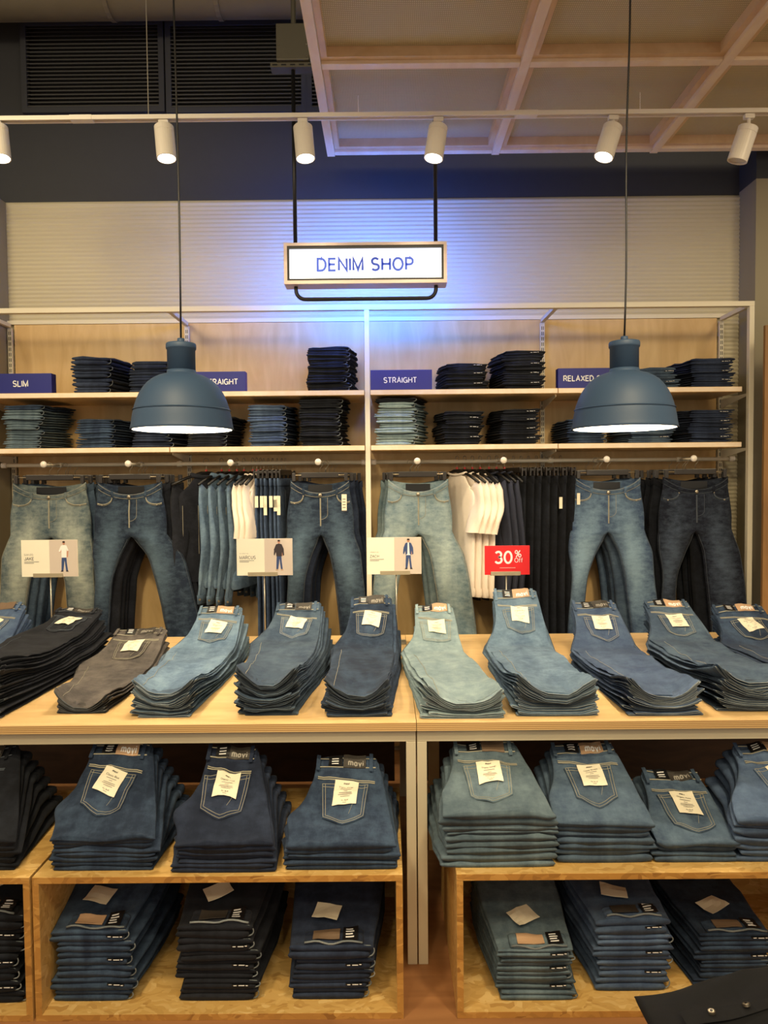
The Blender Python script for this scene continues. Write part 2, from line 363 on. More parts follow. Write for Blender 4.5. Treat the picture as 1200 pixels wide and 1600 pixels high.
# ------------------------------------------------------------------ text
def _arc(cx, cy, rx, ry, a0, a1, n=12): return [(cx + rx * math.cos(R(a0 + (a1 - a0) * i / n)), cy + ry * math.sin(R(a0 + (a1 - a0) * i / n))) for i in range(n + 1)]
GL = {
 'A': (.74, [[(0, 0), (.37, 1), (.74, 0)], [(.13, .33), (.61, .33)]]), 'C': (.74, [_arc(.38, .5, .37, .5, 48, 312)]),
 'B': (.6, [[(0, 0), (0, 1), (.32, 1)] + _arc(.32, .76, .24, .24, 90, -90) + [(0, .52)], [(.32, .52)] + _arc(.34, .26, .26, .26, 90, -90) + [(0, 0)]]),
 'D': (.68, [[(0, 0), (0, 1), (.28, 1)] + _arc(.28, .5, .4, .5, 90, -90) + [(0, 0)]]), 'E': (.56, [[(.56, 0), (0, 0), (0, 1), (.56, 1)], [(0, .52), (.52, .52)]]),
 'F': (.52, [[(0, 0), (0, 1), (.52, 1)], [(0, .52), (.46, .52)]]), 'G': (.76, [_arc(.38, .5, .38, .5, 48, 345) , [(.42, .46), (.76, .46), (.76, 0)]]),
 'H': (.66, [[(0, 0), (0, 1)], [(.66, 0), (.66, 1)], [(0, .52), (.66, .52)]]), 'I': (0, [[(0, 0), (0, 1)]]), 'J': (.44, [[(.44, 1), (.44, .26)] + _arc(.22, .26, .22, .26, 0, -180)]),
 'K': (.64, [[(0, 0), (0, 1)], [(.6, 1), (0, .38)], [(.22, .6), (.64, 0)]]), 'L': (.5, [[(0, 1), (0, 0), (.5, 0)]]), 'M': (.78, [[(0, 0), (0, 1), (.39, .05), (.78, 1), (.78, 0)]]),
 'N': (.66, [[(0, 0), (0, 1), (.66, 0), (.66, 1)]]), 'O': (.8, [_arc(.4, .5, .4, .5, 0, 360, 24)]), 'P': (.58, [[(0, 0), (0, 1), (.3, 1)] + _arc(.3, .73, .28, .27, 90, -90) + [(0, .46)]]),
 'R': (.62, [[(0, 0), (0, 1), (.3, 1)] + _arc(.3, .74, .28, .26, 90, -90) + [(0, .48)], [(.34, .48), (.62, 0)]]), 'S': (.6, [_arc(.3, .745, .28, .255, 30, 270) + _arc(.3, .25, .3, .25, 90, -150)[1:]]),
 'T': (.64, [[(0, 1), (.64, 1)], [(.32, 1), (.32, 0)]]), 'U': (.64, [[(0, 1), (0, .3)] + _arc(.32, .3, .32, .3, 180, 360) + [(.64, 1)]]), 'X': (.66, [[(0, 0), (.66, 1)], [(0, 1), (.66, 0)]]),
 'Z': (.6, [[(0, 1), (.6, 1), (0, 0), (.6, 0)]]), '3': (.56, [_arc(.28, .76, .25, .24, 155, -90), _arc(.28, .26, .29, .26, 90, -155)]), '0': (.62, [_arc(.31, .5, .31, .5, 0, 360, 24)]),
 '%': (.9, [_arc(.2, .76, .18, .22, 0, 360, 16), _arc(.7, .24, .18, .22, 0, 360, 16), [(.16, 0), (.74, 1)]]), 'f': (.3, [[(.1, 0), (.1, .78)] + _arc(.28, .78, .18, .2, 180, 90), [(-.04, .66), (.3, .66)]]),
 'm': (.84, [[(0, 0), (0, .7)], [(0, .4)] + _arc(.21, .46, .21, .24, 180, 0) + [(.42, 0)], [(.42, .4)] + _arc(.63, .46, .21, .24, 180, 0) + [(.84, 0)]]), 'a': (.5, [_arc(.25, .35, .25, .35, 0, 360, 20), [(.5, .7), (.5, 0)]]),
 'v': (.56, [[(0, .7), (.28, 0), (.56, .7)]]), 'i': (0, [[(0, 0), (0, .7)], [(0, .86), (0, 1.0)]]), ' ': (.22, [])}
def stroke_text(s, sw):
    V = []; Fc = []; x = 0; h = sw / 2
    for ch in s:
        w_, lines = GL[ch]
        for pl in lines:
            n = len(pl); P2 = [Vector(p) for p in pl]; L_ = []; R_ = []
            closed = (P2[0] - P2[-1]).length < 1e-6
            for i, p in enumerate(P2):
                a = P2[i] - P2[i - 1] if i > 0 else (P2[-1] - P2[-2] if closed else P2[1] - P2[0])
                b = P2[i + 1] - P2[i] if i < n - 1 else (P2[1] - P2[0] if closed else P2[-1] - P2[-2])
                a = a.normalized(); b = b.normalized(); na = Vector((-a.y, a.x)); nb = Vector((-b.y, b.x)); mt = (na + nb)
                mt = mt.normalized() if mt.length > 1e-3 else na
                k = h / max(.38, mt.dot(na)); q = p.copy()
                if not closed and i == 0: q = p - b * 0
                L_.append(q + mt * k); R_.append(q - mt * k)
            b0 = len(V)
            for q in L_: V.append((x + q.x, q.y))
            for q in R_: V.append((x + q.x, q.y))
            for i in range(n - 1): Fc.append((b0 + i, b0 + n + i, b0 + n + i + 1, b0 + i + 1))
        x += w_ + .09 + sw * 1.0
    return V, Fc
_tc = {}
def text2d(s, bold=0.0):
    key = (s, bold)
    if key in _tc: return _tc[key]
    if all(ch in GL for ch in s):
        v, f = stroke_text(s, min(.24, .10 + bold * 4))
        x0 = min(a[0] for a in v); x1 = max(a[0] for a in v); cx = (x0 + x1) / 2
        _tc[key] = ([(a[0] - cx, a[1] - .5) for a in v], f, x1 - x0, 1.0)
        return _tc[key]
    bold = 0.0
    cu = bpy.data.curves.new('lettering', 'FONT'); cu.body = s; cu.align_x = 'CENTER'; cu.align_y = 'CENTER'
    cu.offset = bold; cu.resolution_u = 3; cu.space_character = 1.0 + bold
    o = bpy.data.objects.new('lettering', cu); COL.objects.link(o)
    bpy.context.view_layer.update()
    me = bpy.data.meshes.new_from_object(o.evaluated_get(bpy.context.evaluated_depsgraph_get()))
    v = [tuple(x.co) for x in me.vertices]; f = [tuple(p.vertices) for p in me.polygons]
    bpy.data.objects.remove(o); bpy.data.curves.remove(cu); bpy.data.meshes.remove(me)
    x0 = min(a[0] for a in v); x1 = max(a[0] for a in v); y0 = min(a[1] for a in v); y1 = max(a[1] for a in v)
    cx = (x0 + x1) / 2; cy = (y0 + y1) / 2
    _tc[key] = ([(a[0] - cx, a[1] - cy) for a in v], f, x1 - x0, y1 - y0)
    return _tc[key]
def put_text(mb, s, fn, cx, cy, w=None, h=None, bold=0.0):
    """fn(u, v) -> 3-D point; lettering centred on (cx, cy), scaled to width w or height h"""
    v, f, W, Hh = text2d(s, bold)
    k = (w / W) if w else (h / Hh)
    b = len(mb.v); mb.v += [tuple(fn(cx + a[0] * k, cy + a[1] * k)) for a in v]; mb.f += [tuple(b + i for i in q) for q in f]
def wall_text(s, cx, cz, Y, mat, parent, w=None, h=None, bold=0.0, name='lettering'):
    m = MB(); put_text(m, s, lambda u, v: (u, Y, v), cx, cz, w, h, bold)
    if ' ' in s and all(ch in GL for ch in s):
        # one mesh per word: cut at the widest gaps
        k = len(s.split(' ')) - 1; comp = sorted((min(m.v[i][0] for i in f), max(m.v[i][0] for i in f)) for f in m.f)
        gaps = []; mx = comp[0][1]
        for a, b in comp:
            if a > mx: gaps.append((a - mx, (a + mx) / 2))
            mx = max(mx, b)
        cuts = sorted(g[1] for g in sorted(gaps, reverse=True)[:k]); out = None
        for lo, hi in zip([-1e9] + cuts, cuts + [1e9]):
            q = MB(); q.v = list(m.v); q.f = [f for f in m.f if lo < m.v[f[0]][0] < hi]
            used = sorted({i for f in q.f for i in f}); ix = {o_: n_ for n_, o_ in enumerate(used)}
            q.v = [m.v[i] for i in used]; q.f = [tuple(ix[i] for i in f) for f in q.f]; out = q.build(name, mat, parent, world=True)
        return out
    return m.build(name, mat, parent, world=True)

ORD = ['topmost', 'second from top', 'third from top', 'fourth from top', 'fifth from top', 'sixth from top', 'seventh from top',
       'eighth from top', 'ninth from top', 'tenth from top', 'eleventh from top', 'twelfth from top']
ORDH = ['first', 'second', 'third', 'fourth', 'fifth', 'sixth', 'seventh', 'eighth']

# ------------------------------------------------------------------ room shell
YW = 4.17         # back wall face
def struct(name, mb, mat, **k): return tag(mb.build(name, mat, **k), kind='structure')
struct('floor', MB().box(-7, 7, -9, 4.4, -0.05, 0), M_FLOOR)
struct('ceiling', MB().box(-7, 7, -3.5, 4.4, 4.75, 4.85), M_CEIL)
ZC0 = at(600, 312, YW).z
wb = struct('wall_back', MB().box(-4, 4, YW, YW + 0.15, 0, 4.75), M_DARKWALL)
xl_w = at(12, 400, YW).x - 0.10; xr_w = at(1155, 300, YW).x
# corrugated cladding, real ridges
prof = []; z = 0.0; pitch = 0.0235
while z < ZC0 - 0.001:
    for q in range(6):
        a = q / 6; prof.append((z + a * pitch, 0.0035 * (1 + math.cos(2 * PI * a))))
    z += pitch
rings = [[(xl_w - 0.35, YW - 0.004 - d, zz), (xr_w, YW - 0.004 - d, zz)] for zz, d in prof if zz <= ZC0]
cl = MB().loft(rings, False, False, closed=False); cl.box(xl_w - 0.35, xr_w, YW - 0.003, YW, 0, ZC0 + 0.004)
cl.build('corrugated_cladding', M_CLAD, wb, smooth=True)
M_JAMB = wood('jamb_wood', (150, 112, 66), (126, 92, 52), (6, 6, 1.3), .5)
# pillars closing the bay
zp = at(1182, 279, 3.98).z
pr = struct('trim_1', MB().box(xr_w, 4, 3.98, YW, 0, zp), M_PILLAR)
struct('trim_2', MB().box(xr_w, 4, 3.98, YW, zp, 4.75), M_DARKWALL)
xlp = at(3, 400, 4.1).x
struct('trim_3', MB().box(-4, xlp, 3.98, YW - 0.012, 0, ZC0), M_PILLAR)
# plywood jamb at the right edge
q = at(1196, 508, 3.6)
struct('trim_4', MB().box(q.x, q.x + 0.5, 3.6, 3.618, 0, q.z), M_JAMB)

# louvred grilles in the dark wall
def grille(px0, px1, py0, py1, label):
    a = at(px0, py1, YW - 0.02); b = at(px1, py0, YW - 0.02)
    t = thing('air_grille', label, 'grille', ((a.x + b.x) / 2, YW - 0.04, a.z), group='dark louvred grilles')
    fr = MB()
    for (x0, x1, z0, z1) in ((a.x - .03, a.x, a.z - .03, b.z + .03), (b.x, b.x + .03, a.z - .03, b.z + .03), (a.x, b.x, a.z - .03, a.z), (a.x, b.x, b.z, b.z + .03)):
        fr.box(x0, x1, YW - 0.045, YW, z0, z1)
    fr.build('frame', M_DARKWALL, t, world=True)
    sl = MB(); n = int((b.z - a.z) / 0.0205)
    for i in range(n):
        zz = a.z + (i + 0.5) * (b.z - a.z) / n
        k = len(sl.v)
        sl.v += [(a.x, YW - .042, zz - .007), (b.x, YW - .042, zz - .007), (b.x, YW - .022, zz + .006), (a.x, YW - .022, zz + .006),
                 (a.x, YW - .042, zz - .003), (b.x, YW - .042, zz - .003), (b.x, YW - .022, zz + .011), (a.x, YW - .022, zz + .011)]
        for qd in ((0, 3, 2, 1), (4, 5, 6, 7), (0, 1, 5, 4), (1, 2, 6, 5), (2, 3, 7, 6), (3, 0, 4, 7)): sl.f.append(tuple(k + i2 for i2 in qd))
    tag(sl.build('slat', M_LOUVRE, t, world=True), kind='stuff')
grille(46, 248, 42, 171, 'dark louvred air grille at the top left, left of the other two')
grille(270, 470, 42, 171, 'dark louvred air grille behind the left pendant cord')
grille(488, 690, 42, 171, 'dark louvred air grille mostly hidden by the timber ceiling grid')

# big round duct under the ceiling
a = at(-60, 20, 3.9); zc = a.z + 0.10
m = MB(); m.tube([(-3.9, 3.9, zc), (3.9, 3.9, zc)], 0.13, 24)
dt = tag(m.build('ventilation_duct', M_DUCT, smooth=True), 'big grey-brown round ventilation duct running along the top edge', 'duct')
for px in (172, 342, 498, 640):
    x = at(px, 20, 3.9).x; MB().tube([(x - .012, 3.9, zc), (x + .012, 3.9, zc)], 0.136, 24).build('joint_ring', M_DUCT, dt)

# ------------------------------------------------------------------ timber canopy
ZK = at(600, 240, 3.85).z; XB = [at(517, 243, 3.85).x, at(775, 240, 3.85).x, at(1024, 238, 3.85).x]
XB += [XB[2] + 0.85]; dYB = 3.85 - atz(650, 104, ZK).y; YB = [3.85 - dYB * k for k in range(4)]
cz = thing('ceiling_grid', 'suspended pale timber grid with woven beige infill panels, upper right', 'ceiling grid', (XB[0], 3.85, ZK))
for i, x in enumerate(XB):
    m = MB()
    m.box(x - .020, x + .020, YB[-1] - .03, YB[0] + .03, ZK, ZK + .075)
    m.build('beam', M_PALE, cz, world=True, bevel=0.002)
for i, y in enumerate(YB):
    for k in range(len(XB) - 1):
        m = MB(); m.box(XB[k] + .021, XB[k + 1] - .021, y - .020, y + .020, ZK + .002, ZK + .072)
        m.build('cross_beam', M_PALE, cz, world=True, bevel=0.002)
M_WEAVE = weave('woven_panel', (184, 172, 138), (232, 220, 186), 42)
for k in range(len(XB) - 1):
    for j in range(len(YB) - 1):
        x0, x1, y1, y0 = XB[k] + .021, XB[k + 1] - .021, YB[j] - .021, YB[j + 1] + .021
        fr = MB()
        for b4 in ((x0, x0 + .026, y0, y1), (x1 - .026, x1, y0, y1), (x0 + .026, x1 - .026, y0, y0 + .026), (x0 + .026, x1 - .026, y1 - .026, y1)):
            fr.box(b4[0], b4[1], b4[2], b4[3], ZK + .016, ZK + .06)
        f = fr.build('panel_frame', M_PALE2, cz, world=True)
        g = MB(); nx, ny = 10, 10; rows = []
        for a_ in range(ny + 1):
            rows.append([(x0 + .012 + (x1 - x0 - .024) * b_ / nx, y0 + .012 + (y1 - y0 - .024) * a_ / ny,
                          ZK + .058 - .018 * math.sin(PI * a_ / ny) * math.sin(PI * b_ / nx) * (1 if (j + k) % 2 else .5)) for b_ in range(nx + 1)])
        g.loft(rows, closed=False)
        g.build('infill', M_WEAVE, f, world=True, smooth=True)
for x in (XB[0] + .01, XB[2]):
    for y in (YB[0], YB[2]): MB().tube([(x, y, ZK + .075), (x, y, 4.75)], .003, 5).build('hanging_wire', M_BLACK, cz, world=True)

# ------------------------------------------------------------------ track and spotlights
YT = 3.30
zt = at(600, 182, YT).z; ZT = min(zt, ZK - 0.03)
tr = thing('light_track', 'long white lighting track running across under the timber grid', 'light track', (0, YT, ZT))
xj = [at(-80, 185, YT).x, at(128, 184, YT).x, at(822, 182, YT).x, at(1290, 180, YT).x]
for i in range(3):
    m = MB(); m.box(xj[i] + .002, xj[i + 1] - .002, YT - .018, YT + .018, ZT + .002, ZT + .012)
    m.box(xj[i] + .002, xj[i + 1] - .002, YT - .018, YT - .012, ZT - .007, ZT + .002)
    m.box(xj[i] + .002, xj[i + 1] - .002, YT + .012, YT + .018, ZT - .007, ZT + .002)
    m.build('rail', M_WHITEP, tr, world=True)
for x in xj[1:3]:
    MB().box(x - .05, x + .05, YT - .020, YT + .020, ZT - .008, ZT + .0135).build('joiner', M_WHITEP, tr, world=True, bevel=.002)
for px in (232, 560, 1000):
    m = MB()
    x = at(px, 180, YT).x
    top = 4.75 if x < XB[0] else ZK + .01
    m.tube([(x, YT, ZT + .01), (x, YT, top)], .0025, 5)
    m.build('suspension_wire', M_ROD if px < 500 else M_WHITEP, tr, world=True)
# (px top, px bottom, label)
SPOTS = [(-4, 4, 'white cylinder spotlight cut off by the left edge', 1), (256, 262, 'white cylinder spotlight beside the left pendant cord', 1),
         (473, 478, 'white cylinder spotlight above the left post of the lit sign', 1), (685, 677, 'white cylinder spotlight above the right post of the lit sign', 1),
         (958, 941, 'white cylinder spotlight left of the right pendant cord, tilted left', 1), (1170, 1155, 'unlit white cylinder spotlight at the far right', 0)]
for pt, pb, lab, lit in SPOTS:
    top = at(pt, 197, YT); bot = at(pb, 250, YT)
    d = (bot - top).normalized(); d.y = -0.10 if lit else 0.15; d.normalize()
    t = thing('track_spotlight', lab, 'spotlight', (top.x, YT, ZT - .01), group='white track spotlights')
    MB().box(top.x - .022, top.x + .022, YT - .013, YT + .013, ZT - .028, ZT - .008).build('adapter', M_WHITEP, t, world=True, bevel=.003)
    m = MB(); m.tube([(top.x, YT, ZT - .025), (top.x, YT, ZT - .045), top + d * 0.03], .008, 8); m.build('bracket', M_WHITEP, t, world=True, smooth=True)
    Lh = 0.150; r = .043
    c0 = top + d * .002
    q = d.to_track_quat('Z', 'Y').to_matrix()
    def ringp(rad, s): return [c0 + d * s + q @ Vector((rad * math.cos(2 * PI * j / 28), rad * math.sin(2 * PI * j / 28), 0)) for j in range(28)]
    m = MB(); m.loft([ringp(r * .9, 0), ringp(r, .004), ringp(r, .026), ringp(r * .97, .027), ringp(r * .97, .029), ringp(r, .030), ringp(r, Lh), ringp(r * .9, Lh), ringp(r * .86, Lh - .012)], True, False)
    m.build('housing', M_WHITEP, t, world=True, smooth=False)
    MB().loft([ringp(r * .87, Lh - .010), ringp(r * .87, Lh - .006)]).build('lens', M_LENS if lit else M_LENSOFF, t, world=True)
    if lit:
        spot(c0 + d * (Lh + .01), c0 + d * (Lh + 1) + Vector((0, .12, 0)), 26, 80, .7, .03)

# ------------------------------------------------------------------ DENIM SHOP sign
YS = 3.55
a = at(446, 448, YS); b = at(697, 381, YS)
sx0, sx1, sz0, sz1 = a.x, b.x, (a.z + at(697, 446, YS).z) / 2, b.z - .004
sg = thing('lightbox_sign', 'backlit white sign in timber frame reading DENIM SHOP', 'sign', ((sx0 + sx1) / 2, YS, sz0))
fr = MB()
for q4 in ((sx0, sx1, sz0, sz0 + .016), (sx0, sx1, sz1 - .014, sz1), (sx0, sx0 + .016, sz0 + .016, sz1 - .014), (sx1 - .016, sx1, sz0 + .016, sz1 - .014)):
    fr.box(q4[0], q4[1], YS - .05, YS + .05, q4[2], q4[3])
fr.build('timber_frame', M_SIGNW, sg, world=True)
ib = MB(); g0 = .016; g1 = .026
for q4 in ((sx0 + g0, sx1 - g0, sz0 + g0, sz0 + g1), (sx0 + g0, sx1 - g0, sz1 - g1, sz1 - .014), (sx0 + g0, sx0 + g1, sz0 + g1, sz1 - g1), (sx1 - g1, sx1 - g0, sz0 + g1, sz1 - g1)):
    ib.box(q4[0], q4[1], YS - .046, YS + .045, q4[2], q4[3])
ib.build('black_rim', M_BLACK, sg, world=True)
face = MB().box(sx0 + g1, sx1 - g1, YS - .034, YS - .028, sz0 + g1, sz1 - g1).build('light_panel', M_SIGNF, sg, world=True)
MB().box(sx0 + g1, sx1 - g1, YS + .036, YS + .042, sz0 + g1, sz1 - g1).build('blue_back_panel', M_SIGNB, sg, world=True)
wall_text('DENIM SHOP', at(571, 413, YS).x, at(571, 413, YS - .034).z, YS - .0355, M_SIGNT, face, w=(149 / FPX) * YS, bold=.024)
xpL = at(463, 460, YS + .01).x; xpR = at(681, 460, YS + .01).x; zl = at(570, 467, YS).z
path = []
rr = .045
for k in range(7):
    t_ = k / 6 * PI / 2; path.append((xpL + rr - rr * math.cos(t_), YS, zl + rr - rr * math.sin(t_)))
for k in range(7):
    t_ = k / 6 * PI / 2; path.append((xpR - rr + rr * math.sin(t_), YS, zl + rr - rr * math.cos(t_)))
m = MB(); m.tube([(xpL, YS, sz0 + .004)] + path + [(xpR, YS, sz0 + .004)], .0095, 10)
m.build('hanging_loop', M_BLACK, sg, world=True, smooth=True)
zj = at(458, 110, YS).z
m = MB(); m.tube([(xpL, YS, sz1 - .002), (xpL, YS, zj)], .0095, 10); m.build('post', M_BLACK, sg, world=True, smooth=True)
m = MB(); m.tube([(xpR, YS, sz1 - .002), (xpR, YS, 4.74)], .0095, 10); m.build('post', M_BLACK, sg, world=True, smooth=True)
# junction box on a slotted strut, above the left post
a = at(434, 103, YS); b = at(484, 46, YS)
jb = thing('junction_box', 'dark grey junction box on a slotted bracket above the sign post', 'junction box', ((a.x + b.x) / 2, YS, a.z))
MB().box(a.x, b.x, YS - .05, YS + .03, a.z, b.z).build('case', M_GREYBOX, jb, world=True, bevel=.004)
m = MB()
for x in (a.x + .012, b.x - .012):
    for z_ in (a.z + .015, a.z + .07, b.z - .015): m.tube([(x, YS - .052, z_), (x, YS - .048, z_)], .003, 8)
m.build('screw', M_METAL, jb, world=True)
c0 = at(424, 112, YS).x; c1 = at(493, 112, YS).x
st = MB().box(c0, c1, YS - .03, YS + .03, a.z - .022, a.z - .001).build('strut', M_GREYBOX, jb, world=True)
m = MB()
for k in range(5):
    x = c0 + (k + .5) * (c1 - c0) / 5; m.box(x - .012, x + .012, YS - .031, YS - .029, a.z - .015, a.z - .008)
m.build('slot', M_BLACK, st, world=True)
MB().tube([((a.x + b.x) / 2, YS, b.z), ((a.x + b.x) / 2, YS, 4.745)], .012, 10).build('conduit', M_GREYBOX, jb, world=True)

# ------------------------------------------------------------------ pendant lamps
def pendant(pxc, pxl, pxr, pyrim, pytop, pxcord0, label):
    Y = 2.55
    c = at(pxc, pyrim, Y); rad = (pxr - pxl) / 2 / FPX * Y; ztop = at(pxc, pytop, Y).z; h = ztop - c.z
    t = thing('pendant_lamp', label, 'pendant lamp', (c.x, Y, c.z), group='slate-blue dome pendants')
    # outer profile as fractions: (radius, height)
    P = [(1.0, 0.0), (1.012, .006), (1.0, .03), (.985, .07), (.97, .14), (.945, .21), (.915, .28), (.875, .35), (.82, .42), (.75, .485), (.665, .545), (.565, .59), (.45, .625), (.34, .645), (.30, .652), (.288, .66), (.282, .69)]
    prof = [(r * rad, z * h) for r, z in P]
    th = .004
    m = MB(); m.lathe(prof + [(.278 * rad, .69 * h)] + [(max(r * rad - th, .01), z * h - (th if z > .3 else 0)) for r, z in reversed(P[:-2])], 56, (0, 0, 0))
    m.build('shade', M_LAMP, t, smooth=True)
    m = MB(); m.lathe([(rad * .958, .225 * h), (rad * .945, .236 * h), (rad * .941, .225 * h)], 56); m.build('mould_seam', M_LAMP, t, smooth=True)
    m = MB(); m.lathe([((r * rad - th - .0015), max(z * h - .004, .001)) for r, z in P[:-3]] + [(.01, .62 * h)], 56); m.build('reflector', M_LAMPIN, t, smooth=True)
    m = MB(); m.lathe([(.001, .655 * h), (.275 * rad, .655 * h), (.275 * rad, .93 * h), (.292 * rad, .935 * h), (.296 * rad, .95 * h), (.296 * rad, .985 * h), (.285 * rad, h), (.05 * rad, h * 1.002), (.001, h * 1.002)], 40)
    m.build('neck', M_LAMP, t, smooth=True)
    m = MB(); m.lathe([(.001, h + .02), (.012, h + .018), (.014, h), (.001, h - .002)], 16); m.build('cord_grip', M_LAMP, t, smooth=True)
    m = MB(); m.lathe([(.001, .07 * h), (.05, .09 * h), (.062, .2 * h), (.045, .38 * h), (.022, .5 * h), (.018, .6 * h), (.001, .61 * h)], 24)
    m.build('bulb', M_BULB, t, smooth=True)
    x1 = ((at(pxcord0, 0, Y)).x - c.x) * (1.0 if pxc > 600 else 1.9)
    pts = [(0, 0, h + .015)]
    z1 = (4.74 if pxc < 600 else ZK + .03) - c.z
    for k in range(1, 13):
        f = k / 12; pts.append((x1 * f + .003 * math.sin(f * 9), 0, h + .015 + (z1 - h - .015) * f))
    m = MB(); m.tube(pts, .0035, 8); m.build('cord', M_BLACK, t, smooth=True)
    l = bpy.data.lights.new('pendant_light', 'POINT'); l.energy = 11; l.color = (1, .86, .66); l.shadow_soft_size = .05
    o = bpy.data.objects.new('pendant_light', l); COL.objects.link(o); o.location = (c.x, Y, c.z + .02)
pendant(285.5, 208, 363, 672, 537, 272, 'slate-blue dome pendant lamp hanging on the left')
pendant(975, 896, 1054, 670, 534, 984, 'slate-blue dome pendant lamp hanging on the right')

# ------------------------------------------------------------------ shelving
YF = 3.79; YP = YW - 0.03; YSF = 3.755
ZTOP = at(600, 478, YF).z - 0.01
XS = [at(px, 600, YP - .02).x for px in (17, 293, 571, 848, 1127)]
XPOST = [at(575, 700, YF).x - 1.997, at(575, 700, YF).x, at(1171, 700, YF).x]
su = thing('shelving_unit', 'wall shelving of cream steel frame, plywood back and two plywood shelves', 'shelving', (0, YF, 0))
ZPB = at(600, 502, YP).z
edges = [XS[0] + .012] + XS[1:4] + [XS[4] - .012]
for i in range(4):
    for (z0, z1) in ((0.03, 1.14), (1.143, ZPB)):
        MB().box(edges[i] + .006, edges[i + 1] - .006, YP, YP + .014, z0, z1).build('back_panel', M_BIRCH, su, world=True, bevel=.001)
MB().box(XS[0] - .03, XS[4] + .03, YP - .006, YP + .016, ZPB + .001, ZPB + .022).build('top_trim', M_WHITE, su, world=True)
for i, x in enumerate(XS):
    if i == 2: continue
    s = MB().box(x - .012, x + .012, YP - .018, YP - .001, 0.02, ZTOP - .012).build('upright', M_WHITE, su, world=True)
    m = MB(); z_ = 1.0
    while z_ < ZTOP - .05:
        for dx in (-.0045, .0045): m.box(x + dx - .0018, x + dx + .0018, YP - .0192, YP - .0175, z_, z_ + .02)
        z_ += .03
    tag(m.build('slot', M_BLACK, s, world=True), kind='stuff')
    m = MB(); m.bar((x, YP - .02, ZTOP), (x, YF + .01, ZTOP), .022, .022); m.build('arm', M_WHITE, su, world=True, bevel=.002)
for x in XPOST:
    MB().box(x - .013, x + .013, YF - .015, YF + .015, 0, ZTOP - .012).build('post', M_WHITE, su, world=True, bevel=.002)
MB().box(XPOST[0] - .2, XPOST[2] + .013, YF - .015, YF + .015, ZTOP - .012, ZTOP + .014).build('top_bar', M_WHITE, su, world=True, bevel=.002)
zU = at(600, 617, YSF).z; zL = at(600, 703.5, YSF).z
SHT = .026
xcut = [XS[0] - .02, XS[1] - .0, XPOST[1], XS[3], at(1160, 607, YSF).x]
for zz in (zU, zL):
    for i in range(4):
        x0 = xcut[i] + (.0015 if i != 2 else .016); x1 = xcut[i + 1] - (.0015 if i != 1 else .016)
        sh = MB().box(x0, x1, YSF, YP - .02, zz, zz + SHT).build('shelf', M_BIRCH_X, su, world=True, bevel=.0015)
        MB().box(x0 + .001, x1 - .001, YSF - .001, YSF + .001, zz + .002, zz + SHT - .002).build('edge_band', M_PALE, sh, world=True)
    for x in (XS[0], XS[1], XS[3], XS[4]):
        m = MB(); m.prism([(x - .002, YP - .018, zz - .001), (x - .002, YSF + .05, zz - .001), (x - .002, YSF + .05, zz - .012), (x - .002, YP - .06, zz - .045), (x - .002, YP - .018, zz - .05)], (.004, 0, 0))
        m.build('bracket', M_WHITE, su, world=True)
ZSU = zU + SHT; ZSL = zL + SHT

# rails
YR = 3.93; ZR = at(600, 722, YR).z
RAILS = []
def rail(x0, x1, label):
    t = thing('hanging_rail', label, 'clothes rail', ((x0 + x1) / 2, YR, ZR), group='cream clothes rails')
    MB().tube([(x0, YR, ZR), (x1, YR, ZR)], .0105, 12).build('tube', M_WHITE, t, world=True, smooth=True)
    RAILS.append(t)
    for x, d in ((x0, 1), (x1, -1)): MB().tube([(x - d * .004, YR, ZR), (x + d * .022, YR, ZR)], .0145, 14).build('end_cap', M_WHITEP, t, world=True, smooth=True)
    for xs in XS:
        if x0 < xs < x1 and abs(xs - XS[2]) > .05:
            MB().bar((xs, YR, ZR + .012), (xs, YP - .018, ZR + .012), .008, .012).build('support', M_WHITE, t, world=True)
            MB().tube([(xs - .012, YR, ZR), (xs + .012, YR, ZR)], .015, 14).build('clamp', M_WHITE, t, world=True)
xrl = at(4, 726, YR).x; xrr = at(1146, 718, YR).x
rail(xrl, XPOST[1] - .018, 'cream tubular clothes rail left of the centre post')
rail(XPOST[1] + .018, xrr, 'cream tubular clothes rail right of the centre post')
YK = 3.74
ARM = {}
for i, (px, lab) in enumerate([(68, 'above the leftmost hanging jeans'), (200, 'above the dark jeans left of the jackets'), (360, 'above the denim jackets'), (497, 'just left of the centre post'),
                 (652, 'just right of the centre post'), (787, 'above the white and navy tops'), (948, 'above the mid-blue jeans under the right lamp'), (1084, 'above the black jeans at the right end')]):
    k = at(px, 724, YK); x = k.x; ARM[px] = x
    t = MB().tube([(x, YR + .012, ZR - .002), (x, YK, ZR - .002)], .005, 10).build('display_arm', M_WHITE, RAILS[0 if px < 570 else 1], world=True, smooth=True)
    m = MB(); m.lathe([(.001, -.017), (.009, -.015), (.0155, -.008), (.0175, 0), (.0155, .008), (.009, .015), (.001, .017)], 18, (0, 0, 0))
    m.v = [(v[0] + x, v[2] * .7 + YK, v[1] + ZR - .002) for v in m.v]
    m.build('ball_end', M_WHITEP, t, world=True, smooth=True)
    MB().tube([(x - .012, YR, ZR), (x + .012, YR, ZR)], .0135, 12).build('sleeve', M_WHITE, t, world=True, smooth=True)

